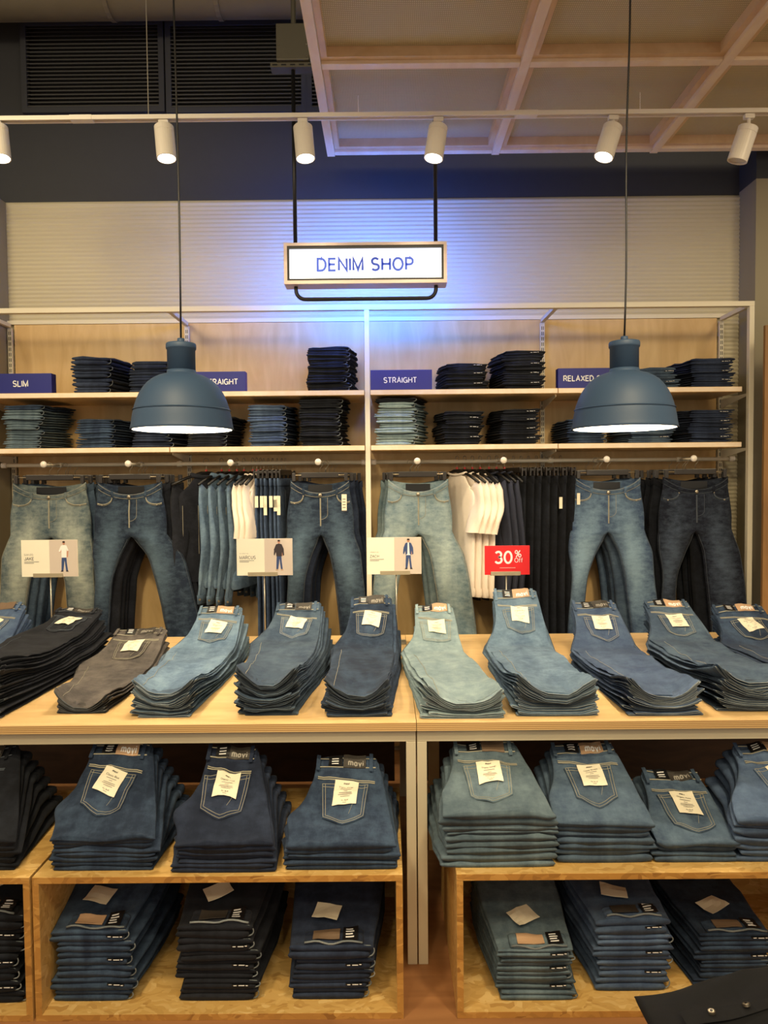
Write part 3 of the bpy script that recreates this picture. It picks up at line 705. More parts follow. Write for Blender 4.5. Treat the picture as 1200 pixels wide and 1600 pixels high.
# ------------------------------------------------------------------ blue shelf signs
def shelf_sign(px0, px1, py0, py1, word, txc, tw, label):
    Y = 3.775
    a = at(px0, py1, Y); b = at(px1, py0, Y)
    t = thing('shelf_sign', label, 'sign', ((a.x + b.x) / 2, Y, ZSU), group='blue fit signs on the upper shelf')
    bd = MB().box(a.x, b.x, Y, Y + .055, ZSU, ZSU + .105).build('block', M_BLUE, t, world=True, bevel=.002)
    wall_text(word, at(txc, 594, Y).x, ZSU + .052, Y - .0012, M_LETTER, bd, w=tw / FPX * Y, bold=.02)
shelf_sign(-20, 80, 579, 609, 'SLIM', 32, 24, 'blue block sign reading SLIM at the left end')
shelf_sign(283, 383, 579, 609, 'SLIM STRAIGHT', 331, 80, 'blue block sign reading SLIM STRAIGHT behind the left lamp')
shelf_sign(579, 675, 579, 609, 'STRAIGHT', 625, 51, 'blue block sign reading STRAIGHT right of the centre post')
shelf_sign(872, 993, 576, 607, 'RELAXED STRAIGHT', 932, 103, 'blue block sign reading RELAXED STRAIGHT behind the right lamp')

# ------------------------------------------------------------------ display table(s)
DT = atz(650, 1507, 0.0).y
YTF = DT; ZT_TOP = at(650, 1129, YTF - .02).z; YTB = 3.58
seam = at(650.5, 1140, YTF).x
def table(x0, x1, label):
    t = thing('display_table', label, 'table', ((x0 + x1) / 2, (YTF + YTB) / 2, 0), group='long display tables')
    top = MB().box(x0 + .001, x1 - .001, YTF - .02, YTB, ZT_TOP - .003, ZT_TOP).build('tabletop', M_BIRCH_X, t, world=True)
    MB().box(x0 + .001, x1 - .001, YTF - .02, YTB, ZT_TOP - .027, ZT_TOP - .003).build('plywood_edge', M_PLYE, top, world=True)
    zb = ZT_TOP - .027; hh = .041; ww = .031
    for (bx0, bx1, by0, by1) in ((x0 + .002, x1 - .002, YTF, YTF + ww), (x0 + .002, x1 - .002, YTB - ww - .02, YTB - .02), (x0 + .002, x0 + .002 + ww, YTF + ww, YTB - ww - .02), (x1 - .002 - ww, x1 - .002, YTF + ww, YTB - ww - .02)):
        MB().box(bx0, bx1, by0, by1, zb - hh, zb - .001).build('frame_bar', M_TABLEST, t, world=True, bevel=.002)
    for xx in (x0 + .002, x1 - .002 - ww):
        for yy in (YTF, YTB - ww - .02):
            MB().box(xx, xx + ww, yy, yy + ww, 0, zb - hh).build('leg', M_TABLEST, t, world=True, bevel=.002)
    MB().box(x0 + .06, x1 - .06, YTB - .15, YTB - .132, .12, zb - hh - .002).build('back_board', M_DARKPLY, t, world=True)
    return t
table(seam - 2.0, seam, 'plywood-topped display table on cream steel legs, left of the seam')
tb2 = table(seam, seam + 2.0, 'plywood-topped display table on cream steel legs, right of the seam')
a = at(669, 1160, 3.0); b = at(686, 1160, 3.0)
MB().box(a.x, b.x, 3.0, 3.02, 0, ZT_TOP - .07).build('end_board', M_BIRCH, tb2, world=True)

# ------------------------------------------------------------------ strand-board boxes
YB0 = atz(340, 1594, 0).y; ZBT = at(340, 1369, YB0).z; BD = .6; TH = .019
def crate(x0, x1, label):
    t = thing('strand_board_box', label, 'box', ((x0 + x1) / 2, YB0, 0), group='strand-board display boxes')
    for nm, bb in (('top_board', (x0, x1, ZBT - TH, ZBT)), ('base_board', (x0, x1, .0, TH)), ('side_board', (x0, x0 + TH, TH, ZBT - TH)), ('side_board', (x1 - TH, x1, TH, ZBT - TH))):
        o = MB().box(bb[0], bb[1], YB0, YB0 + BD, bb[2], bb[3]).build(nm, M_OSB, t, world=True, bevel=.001)
        MB().box(bb[0] + .0005, bb[1] - .0005, YB0 - .0008, YB0 + .002, bb[2] + .0005, bb[3] - .0005).build('cut_edge', M_OSBE, o, world=True)
    MB().box(x0 + TH, x1 - TH, YB0 + BD - .012, YB0 + BD, TH, ZBT - TH).build('back_board', M_OSB, t, world=True)
    return t
bx0 = at(53, 1480, YB0).x; bx1 = at(630, 1480, YB0).x
crate(bx0 - .008 - 1.07, bx0 - .008, 'strand-board box cut off by the left edge')
crate(bx0, bx1, 'strand-board box under the left table, three piles inside')
cx0 = at(714, 1480, YB0).x
crate(cx0, cx0 + 1.25, 'strand-board box under the right table')

# ------------------------------------------------------------------ folded jeans
def sgnpow(c, e): return math.copysign(abs(c) ** e, c)

class Pile:
    """interfaces between the jeans of one pile: pair k lies between I(k) and I(k+1), so nothing cuts through anything"""
    def __init__(s, n, zf, und, seed, hw, smile=0.0, smile_len=0.2):
        s.n = n; s.zf = zf; s.und = und; s.seed = seed; s.hw = hw; s.smile = smile; s.sl = smile_len
        rnd = random.Random(seed); w_ = [rnd.uniform(.75, 1.25) for _ in range(n)]; tot = sum(w_); s.c = [0.0]
        for q in w_: s.c.append(s.c[-1] + q / tot)
        s.ph = rnd.uniform(0, 50)
    def I(s, k, x, y):
        f = s.c[k]
        z = f * s.zf(y)
        if k > 0:
            a = s.und * min(1.0, .35 + .25 * k)
            z += a * noise.noise(Vector((x * 9 + s.ph, y * 5, k * .55)))
            z += a * .6 * noise.noise(Vector((x * 26 + s.ph, y * 14, k * 1.7)))
            if k == s.n:
                c_ = noise.noise(Vector((x * 7 + s.ph, y * 17 + x * 5, 3.3))); z += .006 * (1 - abs(c_) * 2.5) if abs(c_) < .4 else 0
            if s.smile:
                z += s.smile * f * ((x / s.hw) ** 2 - .55) * math.exp(-(y / s.sl) ** 2)
        return max(z, 0.0005 * k)
    def slab(s, mb, k, lo, hi, xl, xr, y0, y1, nr, m, round0=True, open0=False, sh=2 / 3.4, rad=None, raise_=0.0):
        ys = []
        t = s.zf(y0) / s.n
        r = rad if rad else max(.006, min(.5 * t * 1.3, .02))
        if round0:
            for ph in (8, 30, 52, 74): ys.append((y0 + r * (1 - math.sin(R(ph)) ), math.sin(R(ph)) if False else math.sqrt(max(0, 1 - (1 - math.sin(R(ph))) ** 2))))
        else: ys.append((y0, 1.0))
        for i in range(1 if round0 else 1, nr):
            ys.append((y0 + r + (y1 - y0 - 2 * r) * i / nr, 1.0))
        for ph in (70, 40, 12): ys.append((y1 - r * (1 - math.sin(R(ph))), math.sqrt(max(0, 1 - (1 - math.sin(R(ph))) ** 2))))
        ys.sort()
        rings = []
        for (y, sc) in ys:
            a, b = xl(y), xr(y); cx = (a + b) / 2; hw = (b - a) / 2 * (.985 + .015 * sc)
            ring = []
            for j in range(m):
                th = 2 * PI * j / m
                x = cx + hw * sgnpow(math.cos(th), sh); zr = .5 + .5 * sc * sgnpow(math.sin(th), sh) * .93
                zr = lo + (hi - lo) * zr
                z0, z1 = s.I(k, x, y), s.I(k + 1, x, y)
                ring.append((x, y, z0 + (z1 - z0) * zr + raise_))
            rings.append(ring)
        mb.loft(rings)
        return rings

def decal(mb, P, x0, x1, y0, y1, eps, th=.0015, nx=5, ny=5, shape=None, ang=0.0, lift=0.0):
    """thin sheet conforming to the top of a pile; shape(u,v)->(u,v) reshapes it"""
    cx, cy = (x0 + x1) / 2, (y0 + y1) / 2; ca, sa = math.cos(ang), math.sin(ang)
    top = []; 
    for j in range(ny + 1):
        row = []
        for i in range(nx + 1):
            u, v = i / nx, j / ny
            if shape: u, v = shape(u, v)
            x = x0 + (x1 - x0) * u - cx; y = y0 + (y1 - y0) * v - cy
            x, y = cx + x * ca - y * sa, cy + x * sa + y * ca
            row.append((x, y, P(x, y) + eps + lift * (1 - v)))
        top.append(row)
    b = len(mb.v); n = nx + 1
    for row in top: mb.v += row
    for row in top: mb.v += [(p[0], p[1], p[2] - th) for p in row]
    o = len(top) * n
    for j in range(ny):
        for i in range(nx):
            mb.f.append((b + j * n + i, b + j * n + i + 1, b + (j + 1) * n + i + 1, b + (j + 1) * n + i))
            mb.f.append((b + o + j * n + i, b + o + (j + 1) * n + i, b + o + (j + 1) * n + i + 1, b + o + j * n + i + 1))
    bd = [(0, i) for i in range(n)] + [(j, n - 1) for j in range(1, ny + 1)] + [(ny, i) for i in range(n - 2, -1, -1)] + [(j, 0) for j in range(ny - 1, 0, -1)]
    for q in range(len(bd)):
        (j0, i0), (j1, i1) = bd[q], bd[(q + 1) % len(bd)]
        mb.f.append((b + j0 * n + i0, b + o + j0 * n + i0, b + o + j1 * n + i1, b + j1 * n + i1))

def pocket_shape(u, v):
    # v: 0 = pointed bottom (towards the camera), 1 = opening
    return (.5 + (u - .5) * (.84 + .16 * v), v + (1 - v) * (.0) + (1 - v) * (abs(u - .5) * 2) ** 1.2 * .20)

def dress_top(root, pile, k, L, xw0, xw1, mat, thread, patch, cy, pw, plen, tagang, tagtext='Organic Move', rimmat=None, px=0.5, patchside=.62):
    """yoke, pocket, patch, stickers, paper tag on the pair that lies on top; L = rear end (y), plen = pocket plan length"""
    z0 = root['_z']
    P = lambda x, y: pile.I(k + 1, x, y) - z0
    W = xw1 - xw0; xc = xw0 + W * px
    yb = .042 * cy           # band length in plan
    # waistband
    m = MB(); pile.slab(m, k, .25, 1.0, lambda y: xw0 + .004, lambda y: xw1 - .004, L - yb, L + .006, 5, 22, True, raise_=.0045 - z0)
    wbd = m.build('waistband', mat, root, smooth=True)
    m = MB(); decal(m, lambda x, y: P(x, y) + .0045, xw0 + .01, xw1 - .01, L - yb + .002, L - yb + .004, .0012); decal(m, lambda x, y: P(x, y) + .0045, xw0 + .01, xw1 - .01, L - .007 * cy, L - .005 * cy, .0012)
    m.build('stitching', thread, wbd)
    xp = xw0 + W * patchside
    m = MB(); decal(m, lambda x, y: P(x, y) + .0045, xp - .036, xp + .036, L - yb * .98, L + .002, .003, .002); pt = m.build('brand_patch', patch, wbd)
    m = MB(); put_text(m, 'mavi', lambda u, v: (u, v, P(u, v) + .0088), xp + .004, L - yb * .62, w=.05, bold=.05)
    m.v = [(v[0], L - yb * .62 + (v[1] - (L - yb * .62)) * cy * 1.1, v[2]) for v in m.v]
    if patch is not M_PATCHB: m.build('patch_lettering', M_LETTER if patch is M_PATCHT else M_INKG, wbd)
    xs = xw0 + W * (patchside - .30)
    m = MB(); decal(m, lambda x, y: P(x, y) + .0045, xs - .022, xs + .022, L - yb * .9, L + .001, .0034, .001); m.build('size_sticker', M_STICK, wbd)
    m = MB()
    for q in range(3):
        decal(m, lambda x, y: P(x, y) + .0045, xs - .012, xs + .01, L - yb * (.25 + .22 * q) - .0015 * cy, L - yb * (.25 + .22 * q) + .0015 * cy, .0042, .0004, 2, 1)
    m.build('sticker_print', M_LETTER, wbd)
    for xb in (xw0 + W * .05, xw1 - W * .12):
        m = MB(); decal(m, lambda x, y: P(x, y) + .0045, xb - .006, xb + .006, L - yb * 1.25, L + .004, .0045, .003, 2, 6); m.build('belt_loop', mat, wbd)
    # yoke seam
    yy = L - yb - .035 * cy
    m = MB()
    for dy in (0, -.006 * cy):
        decal(m, P, xw0 + .012, xw1 - .012, yy + dy - .0008, yy + dy + .0012, .0014, .001, 10, 1, shape=lambda u, v: (u, v - 8 * (u - .5) * cy))
    m.build('yoke_seam', thread, root)
    # pocket
    y1 = yy - .020 * cy; y0 = y1 - plen; x0, x1 = xc - pw / 2, xc + pw / 2
    m = MB(); decal(m, P, x0, x1, y0, y1, .0036, .003, 10, 10, shape=pocket_shape, ang=tagang * .25); pk = m.build('back_pocket', mat, root, smooth=False)
    m = MB(); cxp, cyp = (x0 + x1) / 2, (y0 + y1) / 2; ca, sa = math.cos(tagang * .25), math.sin(tagang * .25)
    def pp(u, v, e):
        u, v = pocket_shape(u, v); x = x0 + (x1 - x0) * u - cxp; y = y0 + (y1 - y0) * v - cyp
        x, y = cxp + x * ca - y * sa, cyp + x * sa + y * ca
        return (x, y, P(x, y) + e)
    for ins in (.025, .085):
        pth = [pp(ins, 1 - ins * .3, .0046)] + [pp(ins, 1 - v * .1, .0046) for v in range(1, 10)] + [pp(ins + (1 - 2 * ins) * u / 10, ins, .0046) for u in range(0, 11)] + [pp(1 - ins, v * .1, .0046) for v in range(1, 10)] + [pp(1 - ins, 1 - ins * .3, .0046)]
        m.tube(pth, .0008, 4)
    for v in (.985, .90): m.tube([pp(.03 + .94 * u / 8, v, .0046) for u in range(9)], .0008, 4)
    # curved decorative stitch
    m.tube([pp(.62 + .1 * math.sin(t_ * 1.3), .25 + .3 * t_, .0046) for t_ in [0, .25, .5, .75, 1]], .0006, 4)
    m.build('stitching', thread, pk)
    # paper tag
    tw, tl = .074, .092 * cy * (plen / (.15 * cy))
    cxx, cyy = xc + .004, y1 - tl * .42
    m = MB(); decal(m, P, cxx - tw / 2, cxx + tw / 2, cyy - tl / 2, cyy + tl / 2, .0075, .0008, 4, 6, ang=tagang, lift=.004, shape=lambda u, v: (u, v + (.05 * math.sin(u * 3)) * (1 - v)))
    tg = m.build('paper_tag', M_PAPER, root)
    ca2, sa2 = math.cos(tagang), math.sin(tagang)
    def tf(u, v):   # u,v metres on the tag, v up
        x = u; y = v * tl / .088
        x, y = cxx + x * ca2 - y * sa2, cyy + x * sa2 + y * ca2
        return (x, y, P(x, y) + .0085 + .004 * (1 - (v / .088 + .5)))
    m = MB(); put_text(m, 'mavi', tf, 0, .032, w=.018, bold=.05); put_text(m, tagtext, tf, 0, .017, w=.044)
    put_text(m, 'ALL BLUE', tf, 0, -.027, w=.022, bold=.02)
    m.build('tag_lettering', M_INK, tg)
    m = MB()
    for v_, w_ in ((.007, .034), (.001, .012), (-.007, .04), (-.012, .044), (-.017, .03), (-.035, .012)):
        b = len(m.v); m.v += [tf(-w_ / 2, v_), tf(w_ / 2, v_), tf(w_ / 2, v_ + .0018), tf(-w_ / 2, v_ + .0018)]; m.f.append((b, b + 1, b + 2, b + 3))
    m.build('tag_lines', M_INKG, tg)

COUNT = [0]
def pile_common(where, cname, k, n, loc, rz, zb, noun='folded jeans'):
    lab = '%s %s, %s, %s' % (cname, noun, 'bottom' if (k == 0 and n > 1) else ORD[n - 1 - k], where)
    r = thing('folded_jeans', lab, 'jeans', (loc[0], loc[1], loc[2] + zb), rz, 'folded jeans, ' + where)
    r['_z'] = zb; COUNT[0] += 1
    return r

def lerp(a, b, t): return a + (b - a) * t
def sstep(t): t = max(0, min(1, t)); return t * t * (3 - 2 * t)

# --- laid out at full length on the tables
def table_pile(where, cname, mat, rim, hx0, hx1, hyb, hyt, wx0, wx1, wy, n, yw=3.22, thread=M_THREAD, patch=M_PATCHD, tagang=0.0, seed=0, lead=0.0, tagtext='Organic Move', hyf=None, bulge=.06):
    zs = ZT_TOP
    f = atz((hx0 + hx1) / 2, hyb, zs) if hyf is None else Vector((at((hx0 + hx1) / 2, hyb, hyf).x, hyf, zs))
    Yf = f.y
    X0 = at(hx0, hyb, Yf).x; X1 = at(hx1, hyb, Yf).x; ox = (X0 + X1) / 2
    zh = at(ox, hyt, Yf).z - zs
    W0 = at(wx0, wy + 8, yw).x - ox; W1 = at(wx1, wy + 8, yw).x - ox; zw = at((wx0 + wx1) / 2, wy, yw).z - zs
    X0 -= ox; X1 -= ox
    L = yw - Yf; zm = zh * .80
    zm = min(zm, zw * .75)
    Lc = L - .24
    def zf(y):
        if y < Lc: return lerp(zh, zm, sstep(y / (Lc * .6)))
        return lerp(zm, zw, ((y - Lc) / (L - Lc)) ** 1.15 if y > Lc else 0)
    pile = Pile(n, zf, .010, seed + 11, (X1 - X0) / 2, smile=.065, smile_len=.16)
    rnd = random.Random(seed)
    for k in range(n):
        topm = k == n - 1
        j = [rnd.uniform(-1, 1) for _ in range(8)]
        q = 0 if topm else 1
        sh = (n - 1 - k) * .0035
        r = pile_common(where, cname, k, n, (ox, Yf, zs), 0, pile.c[k] * zh)
        r['_z'] = pile.c[k] * zh
        m = MB()
        legs = []
        for li, (lo, hi) in enumerate(((0.03, .47), (.51, .99))):
            e = [rnd.uniform(-1, 1) for _ in range(4)]
            hl, hr = X0 + .014 * e[0] * q + ((.012 if ox < .1 else -.018) if li == 0 else 0), X1 + .014 * e[1] * q - (.006 if li else 0)
            wl, wr = W0 + .014 * j[2] * q + sh, W1 + .014 * j[3] * q + sh * 1.5
            cl = min(wl, hl) * .0 + wl - bulge + .01 * e[2] * q - (.015 if li == 0 else 0)
            yf0 = .012 + .014 * j[4] * q + .008 * e[3]
            y1 = L + .02 * j[5] * q
            def xl(y, hl=hl, wl=wl, cl=cl, e=e):
                if y < Lc: v = lerp(hl, cl, max(0, y / Lc) ** 1.15)
                else:
                    t = (y - Lc) / (L - Lc); v = wl + (cl - wl) * max(0, 1 - t * 1.25) ** 2
                return v + .004 * noise.noise(Vector((y * 12, seed + k * 3.1, 1.0)))
            def xr(y, hr=hr, wr=wr):
                v = lerp(hr, wr, sstep(y / L)) + .012 * math.sin(PI * min(1, y / L))
                return v + .005 * noise.noise(Vector((y * 10, seed + k * 2.3, 7.0)))
            res = (30, 36) if (topm and li) else (13, 14)
            pile.slab(m, k, lo, hi, xl, xr, yf0 + .02, y1, res[0], res[1], raise_=-r['_z'])
            legs.append((lo, hi, xl, xr, yf0))
        m.build('body', mat, r, smooth=True)
        for (lo, hi, xl, xr, yf0) in legs:
            m = MB(); mm = 30
            def ring(y, so, sx):
                a, b = xl(y), xr(y); cx = (a + b) / 2; hw = (b - a) / 2 + sx; out = []
                for i in range(mm):
                    th = 2 * PI * i / mm; x = cx + hw * sgnpow(math.cos(th), 2 / 3.4)
                    zr = lo + (hi - lo) * (.5 + .5 * so * sgnpow(math.sin(th), 2 / 3.4))
                    z0, z1 = pile.I(k, x, y), pile.I(k + 1, x, y); out.append((x, y, z0 + (z1 - z0) * zr - r['_z']))
                return out
            m.loft([ring(yf0 + .026, .96, .0005), ring(yf0 + .022, 1.02, .002), ring(yf0 + .004, 1.02, .002), ring(yf0, .95, .001), ring(yf0 + .001, .60, -.003), ring(yf0 + .05, .45, -.004)], False, True)
            hm = m.build('hem', mat, r, smooth=True)
            m = MB(); m.loft([ring(yf0 + .003, 1.06, .0024), ring(yf0 - .0008, 1.0, .0018), ring(yf0 - .0008, .74, 0), ring(yf0 + .002, .66, -.002)], False, False)
            m.build('frayed_edge', rim, hm, smooth=True)
        if topm:
            slope = (zw - zm) / (L - Lc); cy = 1 / math.sqrt(1 + slope * slope)
            dress_top(r, pile, k, L - .004, W0, W1, mat, thread, patch, cy, .140, .140 * cy, tagang, tagtext)
            # outseam stitching along the leg
            m = MB(); pth = []
            for i in range(24):
                y = .03 + (L - .34) * i / 23; x = legs[1][2](y) * .86 + legs[1][3](y) * .14; pth.append((x, y, pile.I(n, x, y) - r['_z'] + .0012))
            m.tube(pth, .0008, 4); m.build('leg_seam', thread, r)

table_pile('pile cut off by the left edge', 'blue', D_BLUE, D_RIM, -190, -90, 1128, 1060, -30, 42, 945, 6, seed=1, patch=M_PATCHB, tagang=-.3, hyf=2.36, tagtext='Super Move')
table_pile('second table pile from the left', 'inky black', D_INKY, D_RIMD, -105, -5, 1126, 1040, 92, 160, 952, 9, seed=2, thread=M_THREADD, tagang=-.35)
table_pile('thin pile third from the left', 'washed grey', D_GREY, D_RIMD, 85, 166, 1117, 1098, 182, 262, 984, 3, seed=3, tagang=-.1, patch=M_PATCHD, yw=3.16, tagtext='Classic Grey')
table_pile('table pile fourth from the left', 'mid-blue', D_MID, D_RIM, 207, 300, 1121, 1078, 312, 380, 952, 9, seed=4, patch=M_PATCHT, tagang=-.15)
table_pile('table pile fifth from the left', 'dark blue', D_MIDD, D_RIMD, 371, 462, 1120, 1062, 432, 502, 945, 12, seed=5, tagang=-.18)
table_pile('table pile just left of the seam', 'deep indigo', D_DARK, D_RIMD, 508, 608, 1121, 1080, 548, 612, 935, 9, seed=6, tagang=-.18)
table_pile('table pile just right of the seam', 'pale blue', D_PALE, D_RIM, 672, 788, 1124, 1094, 648, 708, 947, 5, seed=7, patch=M_PATCHT, tagang=.02, tagtext='Organic Vintage')
table_pile('second table pile right of the seam', 'mid-blue', D_MID, D_RIM, 815, 934, 1119, 1080, 770, 838, 924, 7, seed=8, patch=M_PATCHT, tagang=-.08, tagtext='Organic Blue')
table_pile('third table pile right of the seam', 'soft indigo', D_BLUE, D_RIM, 990, 1096, 1118, 1086, 892, 962, 942, 7, seed=9, tagang=-.06)
table_pile('fourth table pile right of the seam', 'slate indigo', D_MIDD, D_RIM, 1135, 1240, 1115, 1068, 1004, 1075, 940, 8, seed=10, patch=M_PATCHT, tagang=.04)
table_pile('rightmost table pile', 'dark blue', D_DARK, D_RIM, 1262, 1365, 1115, 1070, 1110, 1190, 948, 8, seed=12, patch=M_PATCHT, tagang=.2, hyf=2.38)

# --- folded on the boxes, seat upwards, leaning back
def box_pile(where, cname, mat, fx0, fx1, fyb, fyt, wx0, wx1, wy, n, seed, patch=M_PATCHD, tagang=0.0, dy=.27, thread=M_THREAD, tagtext='Organic Move'):
    zs = ZBT
    f = atz((fx0 + fx1) / 2, fyb, zs); Yf = max(f.y, YB0 + .004)
    X0 = at(fx0, fyb, Yf).x; X1 = at(fx1, fyb, Yf).x; ox = (X0 + X1) / 2; X0 -= ox; X1 -= ox
    zh = at(ox, fyt, Yf).z - zs; yw = Yf + dy
    W0 = at(wx0, wy + 10, yw).x - ox; W1 = at(wx1, wy + 10, yw).x - ox; zw = at((wx0 + wx1) / 2, wy, yw).z - zs
    L = dy
    def zf(y): return lerp(zh, zw, (max(0, y) / L) ** 1.08) if y < L else zw + (y - L) * .25
    pile = Pile(n, zf, .011, seed + 31, (X1 - X0) / 2)
    rnd = random.Random(seed)
    for k in range(n):
        topm = k == n - 1; q = 0 if topm else 1; j = [rnd.uniform(-1, 1) for _ in range(8)]
        r = pile_common(where, cname, k, n, (ox, Yf, zs), 0, pile.c[k] * zh)
        Lk = L + (0 if topm else .03 + .10 * (1 - (k + 1) / n))
        hl, hr = X0 + .014 * j[0] * q, X1 + .014 * j[1] * q; wl, wr = W0 + .01 * j[2] * q, W1 + (.014 * (n - 1 - k) if ox < .1 else .004 * (n - 1 - k)) * 1.0
        if ox > .1: wl -= .010 * (n - 1 - k)
        wr = min(wr, X1 + .01); wl = max(wl, min(X0, W0) - .03)
        bump = .030 + .008 * j[6]
        def xl(y, hl=hl, wl=wl):
            t = y / L; base = lerp(hl, wl, sstep(t * 1.1))
            return base - bump * math.exp(-((t - .34) / .13) ** 2) * (1 if ox < .1 else .35) + .003 * noise.noise(Vector((y * 20, seed, k)))
        def xr(y, hr=hr, wr=wr):
            t = y / L; return lerp(hr, wr, max(0, min(1, t)) ** 1.1) + .003 * noise.noise(Vector((y * 18, seed + 5, k)))
        m = MB(); t_ = zh / n
        if topm: pile.slab(m, k, 0, 1, xl, xr, 0, L, 26, 40, rad=min(.026, t_ * 1.5), raise_=-r['_z'])
        else: pile.slab(m, k, 0, 1, xl, xr, .004 + .008 * abs(j[4]), Lk, 10, 18, rad=min(.022, t_ * 1.25), raise_=-r['_z'])
        m.build('body', mat, r, smooth=True)
        if not topm:
            m = MB(); pile.slab(m, k, .1, .9, lambda y: xr(y) - .03, lambda y: xr(y) + .0035, Lk - .045, Lk + .003, 3, 10, raise_=-r['_z'])
            m.build('waistband', mat, r, smooth=True)
        else:
            slope = (zw - zh) / L; cy = 1 / math.sqrt(1 + slope * slope)
            dress_top(r, pile, k, L - .004, W0, W1, mat, thread, patch, cy, .150, .150 * cy, tagang, tagtext, px=.48)
BP = box_pile
BP('box-top pile at the left edge', 'black', D_BLACK, -80, 26, 1362, 1312, -70, 32, 1166, 8, 41, thread=M_THREADD)
BP('box-top pile second from left', 'deep teal-blue', D_DARK, 78, 244, 1363, 1312, 146, 240, 1166, 8, 42, patch=M_PATCHT, tagang=-.22, tagtext='Classic Blue')
BP('box-top pile third from left', 'dark navy', D_NAVY, 272, 428, 1366, 1322, 326, 405, 1168, 7, 43, tagang=-.03)
BP('box-top pile left of the table legs', 'dark teal-blue', D_DARK, 447, 620, 1362, 1325, 494, 592, 1184, 6, 44, tagang=-.08, tagtext='Organic Vintage')
BP('box-top pile right of the table legs', 'faded slate', D_SLATE, 692, 870, 1359, 1278, 706, 806, 1162, 9, 45, patch=M_PATCHB, tagang=.0, tagtext='Organic Vintage')
BP('second box-top pile right of the legs', 'deep mid-blue', D_MIDD, 866, 1024, 1351, 1292, 858, 958, 1162, 7, 46, patch=M_PATCHT, tagang=.02, tagtext='Classic Stretch')
BP('low box-top pile right of the legs', 'dusty blue', D_MIDD, 1026, 1158, 1349, 1324, 1000, 1092, 1208, 4, 47, tagang=.0)
BP('box-top pile at the right edge', 'indigo', D_BLUE, 1152, 1300, 1350, 1290, 1142, 1245, 1164, 7, 48, patch=M_PATCHT, tagang=.3)

